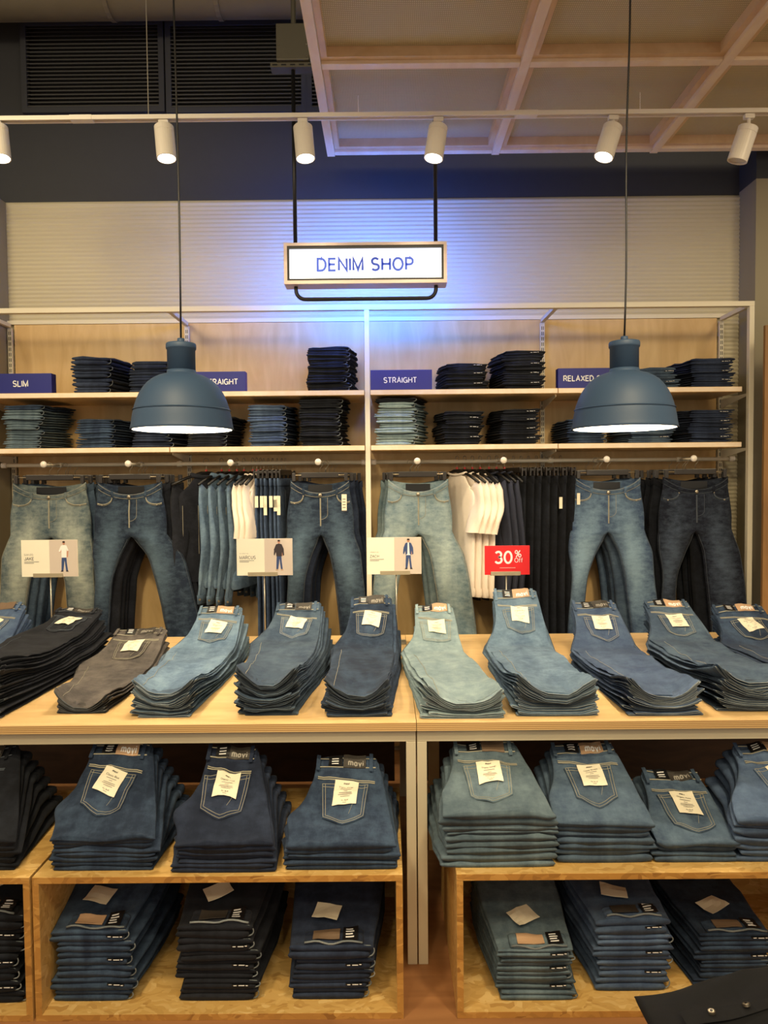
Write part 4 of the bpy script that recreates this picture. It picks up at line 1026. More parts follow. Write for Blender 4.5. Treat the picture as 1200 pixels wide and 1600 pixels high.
# --- small folded piles, fold towards the camera (shelves and inside the boxes)
def fold_pile(where, cname, mat, surf, fx0, fx1, fyb, fyt, n, seed, Yf, depth, rise=1.12, lightrim='right', top=False, ctop=None, drift=0.0, rimm=None, back_w=0.03):
    base = Vector((at((fx0 + fx1) / 2, fyb, Yf).x, Yf, surf))
    X0 = at(fx0, fyb, Yf).x; X1 = at(fx1, fyb, Yf).x; ox = (X0 + X1) / 2; X0 -= ox; X1 -= ox
    zh = at((fx0 + fx1) / 2, fyt, Yf + .03).z - surf
    def zf(y): return zh * (1 + (rise - 1) * sstep(y / depth))
    pile = Pile(n, zf, .006, seed + 61, (X1 - X0) / 2)
    rnd = random.Random(seed)
    for k in range(n):
        topm = k == n - 1; j = [rnd.uniform(-1, 1) for _ in range(8)]
        mt = mat; cn = cname
        if ctop and topm: mt, cn = ctop
        r = pile_common(where, cn, k, n, (ox, Yf, surf), 0, pile.c[k] * zh)
        hl, hr = X0 + .014 * j[0], X1 + .014 * j[1]
        dk = depth - .01 + .03 * j[2]; dk = min(dk, depth)
        def xl(y, hl=hl): return hl + drift * y / depth - back_w * sstep(y / depth * 1.5) * (.4 if lightrim == 'right' else 1) + .004 * noise.noise(Vector((y * 25, seed, k * 2.2)))
        def xr(y, hr=hr): return hr + drift * y / depth + back_w * sstep(y / depth * 1.5) * (.4 if lightrim == 'left' else 1) + .005 * noise.noise(Vector((y * 25, seed + 4, k * 1.7)))
        big = surf < 1
        m = MB(); y0 = .003 + .014 * abs(j[3])
        t_ = zh / n
        if t_ > .012:   # two cloth layers: a fold with its returning flap
            pile.slab(m, k, 0, .56, xl, lambda y: xr(y) - .012, y0, dk, 8, 18 if big else 14, rad=min(.016, t_ * .7), raise_=-r['_z'])
            pile.slab(m, k, .5, 1.0, lambda y: xl(y) + .003, xr, y0 + .003, dk, 8, 18 if big else 14, rad=min(.016, t_ * .7), raise_=-r['_z'])
        else: pile.slab(m, k, 0, 1, xl, xr, y0, dk, 8, 14, rad=min(.016, t_ * 1.2), raise_=-r['_z'])
        m.build('body', mt, r, smooth=True)
        # waistband end showing the pale reverse of the cloth
        if lightrim == 'right' or (big and k % 2 == 0):
            m = MB(); pth = []
            for i in range(11):
                a_ = lerp(-PI * .5, PI * .5, i / 10); y = y0 + .008; b_ = xr(y)
                x = b_ - .020 + .0215 * math.cos(a_) if abs(a_) < PI * .49 else b_ - .03
                zz = lerp(pile.I(k, x, y), pile.I(k + 1, x, y), .5 + .40 * math.sin(a_)) - r['_z']
                pth.append((x, y - .002, zz))
            m.tube(pth, .0016 if not big else .002, 5)
            m.build('waistband_edge', rimm or D_RIM, r, smooth=True)
        if (lightrim != 'right' or big) and k % 2 == 1 - (n % 2) * 0:
            # strip of printed size sticker on the fold
            m = MB(); w0 = X1 - .075; y = y0 - .0015
            cl_ = []
            for i in range(5):
                x = w0 + .05 * i / 4
                cl_.append((x, y, lerp(pile.I(k, x, 0), pile.I(k + 1, x, 0), .50) - r['_z']))
            m.loft([[(a_[0], a_[1] - .0005, a_[2] - .0022), (a_[0], a_[1] - .0015, a_[2] + .0022), (a_[0], a_[1] + .003, a_[2] + .0022), (a_[0], a_[1] + .003, a_[2] - .0022)] for a_ in cl_])
            st_ = m.build('size_sticker', M_STICK, r)
            m = MB()
            for (u0, u1) in ((.1, .28), (.4, .75), (.82, .95)):
                a_, b_ = w0 + .05 * u0, w0 + .05 * u1; zz = lerp(pile.I(k, a_, 0), pile.I(k + 1, a_, 0), .50) - r['_z']
                m.box(a_, b_, y - .0026, y - .0014, zz - .0008, zz + .001)
            m.build('sticker_print', M_LETTER, st_)
        if topm and top:
            # waist rolled over at the front: pale reverse, patch, sticker, folded paper tag
            P = lambda x, y: pile.I(k + 1, x, y) - r['_z']
            xa, xb = X0 + .035, X1 - .02
            m = MB(); pile.slab(m, k, .2, 1.0, lambda y: xa, lambda y: xb, y0 + .008, y0 + .055, 4, 20, rad=.01, raise_=.012 - r['_z']); wbd = m.build('waistband', mt, r, smooth=True)
            m = MB(); m.tube([(lerp(xa + .004, xb - .004, i / 12), y0 + .007 - .002 * math.sin(PI * i / 12), P(lerp(xa, xb, i / 12), y0 + .01) + .007 + .004 * math.sin(i * .9)) for i in range(13)], .0028, 6); m.build('waistband_edge', D_RIM, wbd, smooth=True)
            patchm = (M_PATCHT, M_PATCHD, M_PATCHB)[seed % 3]
            m = MB(); decal(m, lambda x, y: P(x, y) + .012, -.055, .025, y0 + .013, y0 + .05, .002, .002); m.build('brand_patch', patchm, wbd)
            m = MB(); decal(m, lambda x, y: P(x, y) + .012, .035, .080, y0 + .006, y0 + .058, .003, .001); m.build('size_sticker', M_STICK, wbd)
            m = MB()
            for q in range(4): decal(m, lambda x, y: P(x, y) + .012, .043, .068 - .004 * (q % 2), y0 + .014 + .010 * q, y0 + .018 + .010 * q, .0038, .0004, 2, 1)
            m.build('sticker_print', M_LETTER, wbd)
            m = MB(); decal(m, P, -.06, .02, y0 + .085, y0 + .15, .016, .001, 4, 4, ang=.5 if seed % 2 else -.2, lift=.008); m.build('paper_tag', M_PAPER, r)

YU = YSF + .012; DS = YP - .03 - YU
def U(where, cn, mat, x0, x1, yt, n, seed, side, **k): fold_pile('upper shelf, ' + where, cn, mat, ZSU, x0, x1, 607, yt, n, seed, YU, DS, 1.05, side, **k)
def Lw(where, cn, mat, x0, x1, yt, n, seed, side, **k): fold_pile('lower shelf, ' + where, cn, mat, ZSL, x0, x1, 696, yt, n, seed, YU, DS, 1.05, side, **k)
U('pile beside the SLIM sign', 'dark navy', D_NAVY, 112, 172, 559, 5, 101, 'right')
U('pile touching the left lamp', 'dark navy', D_NAVY, 204, 262, 567, 5, 102, 'right')
U('tall pile left of centre post', 'black', D_BLACK, 480, 545, 544, 10, 103, 'right', drift=.0)
U('pile beside the STRAIGHT sign', 'black', D_BLACK, 697, 762, 569, 6, 104, 'left')
U('higher pile left of RELAXED sign', 'black', D_BLACK, 786, 851, 549, 8, 105, 'left', rimm=D_RIMD)
U('pile right behind the right lamp', 'mid-blue', D_MIDD, 1000, 1062, 576, 4, 106, 'left')
U('pile at the right end', 'dark navy', D_NAVY, 1082, 1150, 562, 6, 107, 'left')
Lw('pile at the left end', 'grey-blue', D_SLATE, 4, 64, 634, 9, 111, 'right', ctop=(D_DARK, 'dark blue'))
Lw('low pile left of the left lamp', 'dark navy', D_DARK, 117, 178, 656, 6, 112, 'right', rimm=D_RIMD)
Lw('pile under the left lamp, left one', 'dark navy', D_NAVY, 207, 266, 664, 5, 113, 'right')
Lw('pile under the left lamp, right one', 'black', D_BLACK, 293, 356, 652, 6, 114, 'right')
Lw('blue pile right of the left lamp', 'rich blue', D_BLUE, 386, 446, 634, 8, 115, 'right')
Lw('tall pile left of centre post', 'black', D_BLACK, 468, 534, 624, 10, 116, 'right')
Lw('pale pile right of centre post', 'pale blue', D_PALE, 588, 650, 623, 9, 117, 'right', ctop=(D_BLACK, 'black'), drift=.05)
Lw('second pile right of centre post', 'black', D_BLACK, 693, 756, 643, 7, 118, 'left')
Lw('third pile right of centre post', 'black', D_BLACK, 782, 845, 640, 8, 119, 'left')
Lw('pile under the right lamp, left one', 'dark blue', D_DARK, 888, 951, 656, 5, 120, 'right')
Lw('pile under the right lamp, right one', 'dark blue', D_MIDD, 986, 1054, 664, 4, 121, 'left')
Lw('pile at the right end', 'dark navy', D_NAVY, 1078, 1147, 641, 8, 122, 'left')

YI = YB0 + .04
def IN(where, cn, mat, x0, x1, yt, n, seed, side, **k): fold_pile('inside box, ' + where, cn, mat, TH, x0, x1, 1582, yt, n, seed, YI + k.pop('dy', 0), .44, k.pop('rise', 1.45), side, top=True, rimm=D_RIM, **k)
IN('cut off by the left edge', 'black', D_BLACK, -80, 36, 1425, 7, 131, 'right')
IN('leftmost whole pile', 'dark slate', D_DARK, 82, 206, 1450, 6, 132, 'right')
IN('middle pile of left box', 'black', D_INKY, 277, 402, 1440, 7, 133, 'right')
IN('pile beside the table legs', 'dark blue', D_NAVY, 456, 580, 1470, 5, 134, 'right')
IN('pile right of the table legs', 'faded slate', D_SLATE, 780, 900, 1475, 6, 135, 'left')
IN('middle pile of right box', 'navy blue', D_BLUE, 930, 1048, 1432, 6, 136, 'left', dy=.03, rise=1.12)
IN('pile at the right edge', 'dark teal', D_DARK, 1090, 1215, 1455, 6, 137, 'left', dy=.05, rise=1.12)
print('folded jeans', COUNT[0])

# ------------------------------------------------------------------ hanging jeans, front on
def hung_jeans(label, mat, thread, wW=.345, L=1.02, splayL=.06, splayR=.10, seed=0, legw=.105, detail=True, lwl=None, thin=1.0):
    t = thing('hanging_jeans', label, 'jeans', (0, 0, 0))
    a0 = wW / 2; rise = .275; ex = .8
    rnd = random.Random(seed); ph = rnd.uniform(0, 99)
    def prof_a(z): s = -z / rise; return lerp(a0, a0 + .024, sstep(s * 1.3))
    def prof_b(z): s = -z / rise; return lerp(.022, .032, sstep(s)) * thin
    def sag(c, s_, z):   # waist dips between the clips, more in front
        k = (1 - abs(c) ** 2.2); fr = .066 if s_ < 0 else .022
        return -fr * k * max(0, 1 + z / .22)
    def wr(x, z, sg):
        return .007 * noise.noise(Vector((x * 9 + ph, z * 6, sg * 3))) + .005 * noise.noise(Vector((x * 5 + ph, z * 22 + abs(x) * 30, sg * 3 + 5)))
    def S(th, z, out=0.0):
        c, s_ = math.cos(th), math.sin(th)
        a = prof_a(z) + out; b = prof_b(z) + out
        x = a * sgnpow(c, ex); y = b * sgnpow(s_, ex)
        return Vector((x, y - math.copysign(1, -s_) * 0 + wr(x, z, s_) * (1 if z < -.05 else .3), z + sag(sgnpow(c, ex), s_, z)))
    N = 32; m = MB(); v = m.v; nl = 9
    for i in range(nl):
        z = -.03 - (rise - .03) * i / (nl - 1)
        for j in range(N): v.append(tuple(S(2 * PI * j / N, z)))
    for i in range(nl - 1):
        for j in range(N):
            k = (j + 1) % N; m.f.append((i * N + j, i * N + k, (i + 1) * N + k, (i + 1) * N + j))
    base = (nl - 1) * N; iB, iF = N // 4, 3 * N // 4
    cb = len(v); b = prof_b(-rise)
    for f in (-.5, 0, .5): v.append((0, f * b * -1.0 * -1, -rise - .012))      # crotch points, front(-) to back(+)
    nlv = 26
    LEG = {}
    for side in (-1, 1):
        if side < 0: outer = [base + j for j in range(iB, iF + 1)]; first = outer + [cb, cb + 1, cb + 2]
        else: outer = [base + (j % N) for j in range(iF, iF + N // 2 + 1)]; first = outer + [cb + 2, cb + 1, cb]
        n = len(first); prev = first; sp = splayL if side < 0 else splayR
        aa = prof_a(-rise)
        for i in range(1, nlv + 1):
            f = i / nlv; z = -rise - (L - rise) * f
            lw = (lwl or legw) if side < 0 else legw; hw = lerp(aa / 2, lw, sstep(f * 2.6)) ; cx = side * (aa / 2 + sp * f ** .5 * sstep(.3 + f * 4))
            bb = lerp(b, .024 * thin, sstep(f * 1.6)); ring = []
            for q in range(n):
                if q <= N // 2: th = (PI / 2 + PI * q / (N // 2)) if side < 0 else (-PI / 2 + PI * q / (N // 2))
                else: th = (1.5 * PI + PI * (q - N // 2) / 4) if side < 0 else (PI / 2 + PI * (q - N // 2) / 4)
                c, s_ = math.cos(th), math.sin(th)
                x = cx + hw * sgnpow(c, ex); y = bb * sgnpow(s_, ex)
                y += wr(x, z, side) * 1.2 + (.010 * math.sin(f * 5 + side + ph)) * f
                ring.append(len(v)); v.append((x, y, z))
            for q in range(n): k = (q + 1) % n; m.f.append((prev[q], prev[k], ring[k], ring[q]))
            prev = ring
        LEG[side] = (sp, aa)
    m.build('body', mat, t, smooth=True)
    # waistband: hollow band following the sagging waist
    m = MB(); rings = []
    for (z, o) in ((-.036, .0025), (-.034, .004), (-.003, .004), (0, .003), (0, -.001), (-.034, -.0015)):
        rings.append([S(2 * PI * j / 40, z, o) for j in range(40)])
    m.loft(rings, False, False); wbd = m.build('waistband', mat, t, smooth=True)
    if not detail: return t
    def front(x, z, out=.003):
        a = prof_a(z); c = max(-1, min(1, x / a)); c = sgnpow(c, 1 / ex); th = -math.acos(c)
        return S(th, z, out)
    m = MB()
    for z in (-.004, -.032): m.tube([front(prof_a(z) * .96 * i / 14, z, .0048) for i in range(-14, 15)], .0009, 4)
    m.build('stitching', thread, wbd)
    # inside label at the back of the waist
    m = MB(); m.v += [S(PI / 2 + d, zz, -.004) for d, zz in ((-.35, -.006), (.35, -.006), (.35, -.05), (-.35, -.05))]; m.f.append((0, 1, 2, 3)); m.build('inner_label', M_STICK, wbd)
    for sd in (-1, 1):
        aw = prof_a(-.05)
        pth = [front(sd * lerp(.085, aw * .985, 1 - math.cos(u * PI / 2)), -.037 - .070 * math.sin(u * PI / 2) , .0035) for u in [i / 10 for i in range(11)]]
        m = MB(); m.tube(pth, .0022, 5); m.tube([p + Vector((0, -.0005, -.006)) for p in pth], .0009, 4); pk = m.build('front_pocket', thread, t)
        # pocket bag piece set in behind the curved edge
        bag = MB(); rows = []
        for u in range(11):
            p = pth[u]; q = front(max(-aw * .985, min(aw * .985, p.x + sd * .000)), -.037, .0012); rows.append([Vector((p.x, p.y + .0012, p.z)), q])
        bag.loft(rows, closed=False); bag.build('pocket_bag', mat, pk)
        m = MB()
        for u in (0, 8): p = pth[u]; m.tube([p + Vector((0, .002, -.004)), p + Vector((0, -.003, -.004))], .004, 8)
        m.build('rivet', M_METAL, pk)
        m = MB(); x = sd * .082
        m.loft([[front(x - .0055, z, o), front(x + .0055, z, o), front(x + .0055, z, o - .003), front(x - .0055, z, o - .003)] for z, o in ((.003, .005), (-.002, .009), (-.025, .009), (-.044, .006))]); m.build('belt_loop', mat, wbd)
    m = MB(); p = front(0, -.018, .006); m.tube([p + Vector((0, .003, 0)), p + Vector((0, -.002, 0)), p + Vector((0, -.004, 0))], [.0095, .0095, .006], 14); m.build('button', M_METAL, wbd, smooth=True)
    m = MB(); m.tube([front(0.0, -.04 - .2 * i / 10, .002) for i in range(11)], .0022, 5)
    m.tube([front(.038 if i < 7 else .038 * math.cos((i - 7) / 5 * PI / 2), -.04 - (.12 * i / 7 if i < 7 else .12 + .04 * math.sin((i - 7) / 5 * PI / 2)), .002) for i in range(13)], .0009, 4)
    m.tube([front(.004, -.04 - .2 * i / 10, .0025) for i in range(11)], .0009, 4)
    m.build('fly', thread, t)
    # side seams down the legs
    m = MB()
    for side in (-1, 1):
        sp, aa = LEG[side]
        for inner in (0, 1):
            pth = []
            for i in range(1, nlv + 1):
                f = i / nlv; z = -rise - (L - rise) * f
                lw = (lwl or legw) if side < 0 else legw; hw = lerp(aa / 2, lw, sstep(f * 2.6)); cx = side * (aa / 2 + sp * f ** .5 * sstep(.3 + f * 4))
                th_c = side * (.93 if not inner else -.93)
                bb = lerp(b, .024 * thin, sstep(f * 1.6)); x = cx + hw * th_c
                y = -bb * (1 - abs(th_c) ** (2 / ex)) ** (ex / 2) + wr(x, z, side) * 1.2 + (.010 * math.sin(f * 5 + side + ph)) * f - .001
                pth.append((x, y, z))
            m.tube(pth, .0009, 4)
    m.build('leg_seam', thread if seed in (201, 204) else M_THREADD, t)
    return t

def clip_hanger(label, w=.30):
    t = thing('clip_hanger', label, 'hanger', (0, 0, 0))
    # origin: where the hook rests on the arm
    m = MB(); pth = [(-.014, 0, -.006)] + [(-.014 * math.cos(a_), 0, -.002 + .014 * math.sin(a_)) for a_ in [PI * i / 8 for i in range(9)]] + [(.014, 0, -.016), (0, 0, -.030), (0, 0, -.052)]
    m.v = []; m.f = []; m.tube([(p[0], p[1], p[2] - .006) for p in pth], .0014, 6); m.build('hook', M_METAL, t, smooth=True)
    MB().box(-w / 2 * .72, w / 2 * .72, -.005, .005, -.086, -.057).build('bar', M_HANG, t, bevel=.003)
    MB().tube([(-w / 2, 0, -.072), (w / 2, 0, -.072)], .003, 6).build('rod', M_METAL, t)
    for s in (-1, 1):
        m = MB(); m.box(s * w / 2 - .009, s * w / 2 + .009, -.014, -.007, -.104, -.060); m.box(s * w / 2 - .009, s * w / 2 + .009, .007, .014, -.104, -.060); m.box(s * w / 2 - .006, s * w / 2 + .006, -.008, .008, -.078, -.066)
        m.build('clip', M_HANG, t, bevel=.002)
    return t

ZARM = ZR - .002 + .005
def faceout(px, pxc, wpx, desc, cname, mat, thread, nb, seed, rz=0.0, sl=.05, sr=.1, L=1.0, legw=.1, matb=None, wtag=None, backdx=0.0, lwl=None):
    YH = 3.795
    xa = ARM[px]; xc = at(pxc, 750, YH).x
    wW = wpx / FPX * YH
    j0 = hung_jeans('%s jeans hanging in front, %s' % (cname, desc), mat, thread, wW, L, sl, sr, seed, legw, lwl=lwl)
    j0.location = (xc, YH, ZARM - .098); j0.rotation_euler = (0, 0, rz); j0['group'] = 'jeans hanging ' + desc
    h0 = clip_hanger('dark clip hanger holding the front jeans, ' + desc, wW - .03)
    h0.location = (xc, YH, ZARM); h0.rotation_euler = (0, 0, rz); h0['group'] = 'clip hangers ' + desc
    # the hook reaches up to the arm
    back = hung_jeans('x', matb or mat, thread, wW, L, sl - .01, sr - .03, seed + 5, legw, detail=False, lwl=lwl, thin=.6)
    for i in range(nb):
        b = back if i == 0 else copy_tree(back)
        h = copy_tree(h0)
        dx = (.030 + .022 * i) * (1 if xa < 0 else -1) * .55 + backdx * (i + 1) + .01 * math.sin(i * 2.1 + seed)
        Y = YH + .062 + .042 * i
        rr = rz + .03 * math.sin(i * 1.9 + seed)
        b.location = (xc + dx, Y, ZARM - .098 - .004 * (i % 2)); b.rotation_euler = (0, 0, rr)
        h.location = (xc + dx, Y, ZARM); h.rotation_euler = (0, 0, rr)
        b['label'] = '%s jeans hanging %s behind the front pair, %s' % (cname, ORDH[i], desc); b['group'] = 'jeans hanging ' + desc
        h['label'] = 'dark clip hanger %s behind the front one, %s' % (ORDH[i], desc)
    if wtag:
        wx, wz, ww, wh = wtag
        m = MB(); m.box(wx - ww / 2, wx + ww / 2, -.062, -.0605, wz - wh, wz); tg = m.build('price_tag', M_PAPER, j0)
        m = MB()
        for q in range(4): m.box(wx - ww * .3, wx + ww * .3, -.0626, -.0619, wz - wh * (.3 + .16 * q), wz - wh * (.26 + .16 * q))
        m.box(wx - ww * .5, wx + ww * .5, -.0626, -.0619, wz - wh, wz - wh * .93)
        m.build('tag_print', M_INK, tg)
        MB().tube([(wx, -.0612, wz), (wx - .01, -.05, wz + .03)], .0007, 4).build('tag_string', M_BLACK, tg)
faceout(68, 78, 108, 'at the left end', 'faded grey-blue', H_JAKE, M_THREAD, 4, 201, rz=.10, sl=.145, sr=.06, legw=.078, lwl=.072, matb=D_MIDD)
faceout(200, 203, 97, 'second from left', 'dark navy', H_DARK, M_THREAD, 4, 202, rz=.05, sl=.09, sr=.205, legw=.094, lwl=.042, matb=D_INKY)
faceout(497, 500, 90, 'left of the centre post', 'dark indigo', H_DARK, M_THREAD, 4, 203, rz=.06, sl=.07, sr=.10, legw=.078, lwl=.045, matb=D_NAVY, wtag=(.125, -.075, .026, .09))
faceout(652, 653, 92, 'right of the centre post', 'light washed', H_ZACH, M_THREAD, 3, 204, rz=-.04, sl=.135, sr=.14, legw=.094, lwl=.068, matb=D_ZACH)
faceout(948, 949, 98, 'under the right lamp', 'mid-blue', H_MID, M_THREAD, 4, 205, rz=-.1, sl=.08, sr=.12, legw=.078, lwl=.04, matb=D_MIDD)
faceout(1084, 1086, 96, 'at the right end', 'black-blue', H_NAVY, M_THREADD, 4, 206, rz=-.1, sl=.055, sr=.10, legw=.098, lwl=.036, matb=D_BLACK)

# ------------------------------------------------------------------ side-hung garments
def hanger_wood(label):
    t = thing('coat_hanger', label, 'hanger', (0, 0, 0))
    m = MB(); pth = [(0, -.016, -.006)] + [(0, -.016 * math.cos(a_), .001 + .016 * math.sin(a_)) for a_ in [PI * i / 8 for i in range(9)]] + [(0, .014, -.014), (0, 0, -.028), (0, 0, -.06)]
    m.tube([(p[0], p[1], p[2] + .002) for p in pth], .0016, 6); m.build('hook', M_METAL, t, smooth=True)
    m = MB(); pts = [(0, -.2, -.125), (0, -.12, -.09), (0, -.03, -.062), (0, .03, -.062), (0, .12, -.09), (0, .2, -.125)]
    m.tube(pts, [.007, .008, .009, .009, .008, .007], 8); m.build('shoulders', M_HANGB, t, smooth=True)
    m = MB(); m.tube([(0, 0, -.052), (0, 0, -.042)], .006, 8); m.build('size_marker', M_REDCLIP, t)
    return t

def top_garment(name, label, cat, mat, hgt, hwid, sleeve_len, sleeve_r, seed, kind):
    """a top on a hanger; shoulders run along local Y, thin in X; origin at the hook"""
    t = thing(name, label, cat)
    ph = seed * 3.7; zs = -.075
    m = MB(); rings = []; n = 28; nl = 18
    for i in range(nl + 1):
        f = i / nl
        z = zs - hgt * f
        hw = lerp(.075, hwid, sstep(f * 7)) if f < .16 else hwid * (1 - .03 * math.sin(f * 3))
        th = lerp(.010, .016, sstep(f * 4)) + .003 * math.sin(f * 2.5)
        ring = []
        for j in range(n):
            a_ = 2 * PI * j / n; y = hw * sgnpow(math.cos(a_), .85); x = th * sgnpow(math.sin(a_), .8)
            x += .014 * noise.noise(Vector((y * 7 + ph, z * 2.5, 2))) * f + .008 * noise.noise(Vector((y * 16 + ph, z * 3, 9))) * f
            zz = z + .0
            if f < .2: zz -= (abs(y) / hwid) ** 1.3 * .05 * (1 - f * 3)
            ring.append((x, y, zz))
        rings.append(ring)
    m.loft(rings, False, False); body = m.build('body', mat, t, smooth=True)
    # neck opening
    m = MB(); m.tube([(.012 * math.sin(2 * PI * j / 20), .085 * math.cos(2 * PI * j / 20), zs - .003 + .006 * math.cos(4 * PI * j / 20)) for j in range(20)], .007 if kind != 'jacket' else .013, 6, loop=True)
    m.build('collar', mat, t, smooth=True)
    for s in (-1, 1):
        m = MB(); P0 = Vector((0, s * (hwid - .02), zs - .07)); path = []; rad = []
        K = 12
        for i in range(K + 1):
            f = i / K
            spread = .035 if kind == 'tee' else .02
            path.append(P0 + Vector((.02 * math.sin(f * 4 + ph) + (.012 * s) * f, s * spread * sstep(f * 1.5), -sleeve_len * f)))
            rad.append(lerp(sleeve_r, sleeve_r * (.9 if kind == 'tee' else .62), f) * (.75 + .25 * sstep(f * 6)))
        rings = []
        for i, p in enumerate(path):
            rg = []
            for j in range(16):
                a_ = 2 * PI * j / 16; r = rad[i]
                yy = r * math.cos(a_); xx = r * .30 * math.sin(a_)
                w_ = .012 * noise.noise(Vector((a_ * 1.1 + ph, i * .28, s)))
                rg.append((p.x + xx + w_, p.y + yy + w_, p.z + (.03 * (s * yy / r) if i < 3 else 0)))
            rings.append(rg)
        m.loft(rings, True, False); sl = m.build('sleeve', mat, t, smooth=True)
        if kind in ('jacket', 'sweat'):
            c = path[-1]; m = MB(); r = rad[-1]
            m.loft([[(c.x + (r * e) * .32 * math.sin(2 * PI * j / 16), c.y + (r * e) * math.cos(2 * PI * j / 16), c.z + dz) for j in range(16)] for dz, e in ((.002, 1.08), (-.045, 1.05), (-.045, .9), (-.01, .9))], False, True)
            m.build('cuff', mat, sl, smooth=True)
            if kind == 'jacket':
                m = MB(); m.tube([(c.x + r * .30 * math.sin(.8), c.y - r * .8, c.z - .02), (c.x + r * .36, c.y - r * .95, c.z - .02)], .006, 8); m.build('cuff_button', M_METAL, sl)
    zb = zs - hgt
    m = MB(); rr = []
    for dz, e in ((.035, 1.03), (0, 1.05), (-.012, 1.0)):
        rg = []
        for j in range(n):
            a_ = 2 * PI * j / n; y = hwid * (1 - .03 * math.sin(3)) * sgnpow(math.cos(a_), .85) * e; x = .019 * sgnpow(math.sin(a_), .8) * e
            x += .014 * noise.noise(Vector((y * 7 + ph, zb * 2.5, 2))) + .008 * noise.noise(Vector((y * 16 + ph, zb * 3, 9)))
            rg.append((x, y, zb + dz))
        rr.append(rg)
    m.loft(rr, False, False); m.build('hem_band', mat, t, smooth=True)
    if kind == 'jacket':
        m = MB()
        for s in (-1, 1):
            for y in (s * .06, s * .15):
                m.tube([(.052 * s * 0 + .018, y, zs - .16 - .02 * i) for i in range(14)], .0012, 4); m.tube([(-.018, y, zs - .16 - .02 * i) for i in range(14)], .0012, 4)
        m.build('stitching', M_THREAD, t)
    return t

ZHK = ZR + .0105
def place_top(proto, hproto, px, rz, label, hlabel, first, hfirst, group, hgroup, dz=0):
    g = proto if first else copy_tree(proto); h = hproto if hfirst else copy_tree(hproto)
    x = at(px, 722, YR).x
    for o, zz in ((g, ZHK + dz), (h, ZHK)): o.location = (x, YR, zz); o.rotation_euler = (0, 0, rz)
    g['label'] = label; g['group'] = group; h['label'] = hlabel; h['group'] = hgroup

hp = hanger_wood('x'); hf = [True]
def pt(proto, px, rz, label, hl, first, group, **k):
    place_top(proto, hp, px, rz, label, hl, first, hf[0], group, 'coat hangers on the rails', **k); hf[0] = False
blk = top_garment('black_jacket', 'x', 'jacket', D_INKY, .56, .165, .53, .056, 3, 'jacket')
pt(blk, 322, -.85, 'near-black denim jacket, first on the rail left of the blue jackets', 'coat hanger of the near-black jacket', True, 'jackets on the left rail')
dj = top_garment('denim_jacket', 'x', 'jacket', D_MID, .58, .16, .56, .056, 5, 'jacket')
for i, px in enumerate((346, 358, 370, 381)):
    pt(dj, px, -.42 + .05 * i, 'blue denim jacket, %s of the row of four' % ORDH[i], 'coat hanger of the %s blue denim jacket' % ORDH[i], i == 0, 'jackets on the left rail', dz=-.004 * i)
ws = top_garment('white_shirt', 'x', 'shirt', M_COTTON, .40, .15, .26, .06, 8, 'tee')
for i, px in enumerate((395, 401, 407)):
    pt(ws, px, -.30 + .04 * i, 'white cotton top beside the blue jackets, %s of three' % ORDH[i], 'coat hanger of the %s white top beside the jackets' % ORDH[i], i == 0, 'white tops left of the clipped jeans')
tee = top_garment('white_t_shirt', 'x', 't-shirt', M_COTTON, .64, .165, .24, .064, 12, 'tee')
for i, px in enumerate((714, 726, 738, 750)):
    pt(tee, px, .50 - .05 * i, 'white T-shirt right of the light jeans, %s from the left' % ORDH[i], 'coat hanger of the %s white T-shirt' % ORDH[i], i == 0, 'white T-shirts on the right rail', dz=-.003 * i)
sw = top_garment('navy_sweatshirt', 'x', 'sweatshirt', M_NAVY, .62, .16, .60, .06, 15, 'sweat')
for i, px in enumerate((764, 776, 788)):
    pt(sw, px, .42 - .05 * i, 'navy sweatshirt beside the white T-shirts, %s from the left' % ORDH[i], 'coat hanger of the %s navy sweatshirt' % ORDH[i], i == 0, 'navy sweatshirts on the right rail')

def side_jeans(label, mat, L, seed, TT=1.0):
    t = thing('side_hung_jeans', label, 'jeans')
    ph = seed * 2.3; m = MB(); rings = []
    for i in range(23):
        f = i / 22; z = -.1 - L * f; hw = lerp(.155, .125, f) ; th = lerp(.007, .014, sstep(f * 5)) * (1 - .2 * f) * TT; rg = []
        for j in range(24):
            a_ = 2 * PI * j / 24; y = hw * sgnpow(math.cos(a_), .8); x = th * sgnpow(math.sin(a_), .75)
            x += .010 * noise.noise(Vector((y * 9 + ph, z * 2.0, 1))) * sstep(f * 4); rg.append((x, y + .012 * math.sin(z * 4 + ph), z))
        rings.append(rg)
    m.loft(rings, True, False); m.build('body', mat, t, smooth=True)
    m = MB(); rg = []
    for z, e in ((-.138, 1.06), (-.136, 1.2), (-.103, 1.2), (-.098, 1.0)):
        rg.append([(.009 * e * sgnpow(math.sin(2 * PI * j / 24), .75), .156 * (1 + (e - 1) * .08) * sgnpow(math.cos(2 * PI * j / 24), .8) + .012 * math.sin(z * 4 + ph), z) for j in range(24)])
    m.loft(rg, True, True); m.build('waistband', mat, t, smooth=True)
    m = MB(); m.tube([(.0 + .013 * (1 - .25 * f), -.05 + .01 * math.sin(f * 9), -.16 - (L - .1) * f) for f in [i / 12 for i in range(13)]], .0011, 4); m.build('leg_seam', M_THREADD, t)
    return t
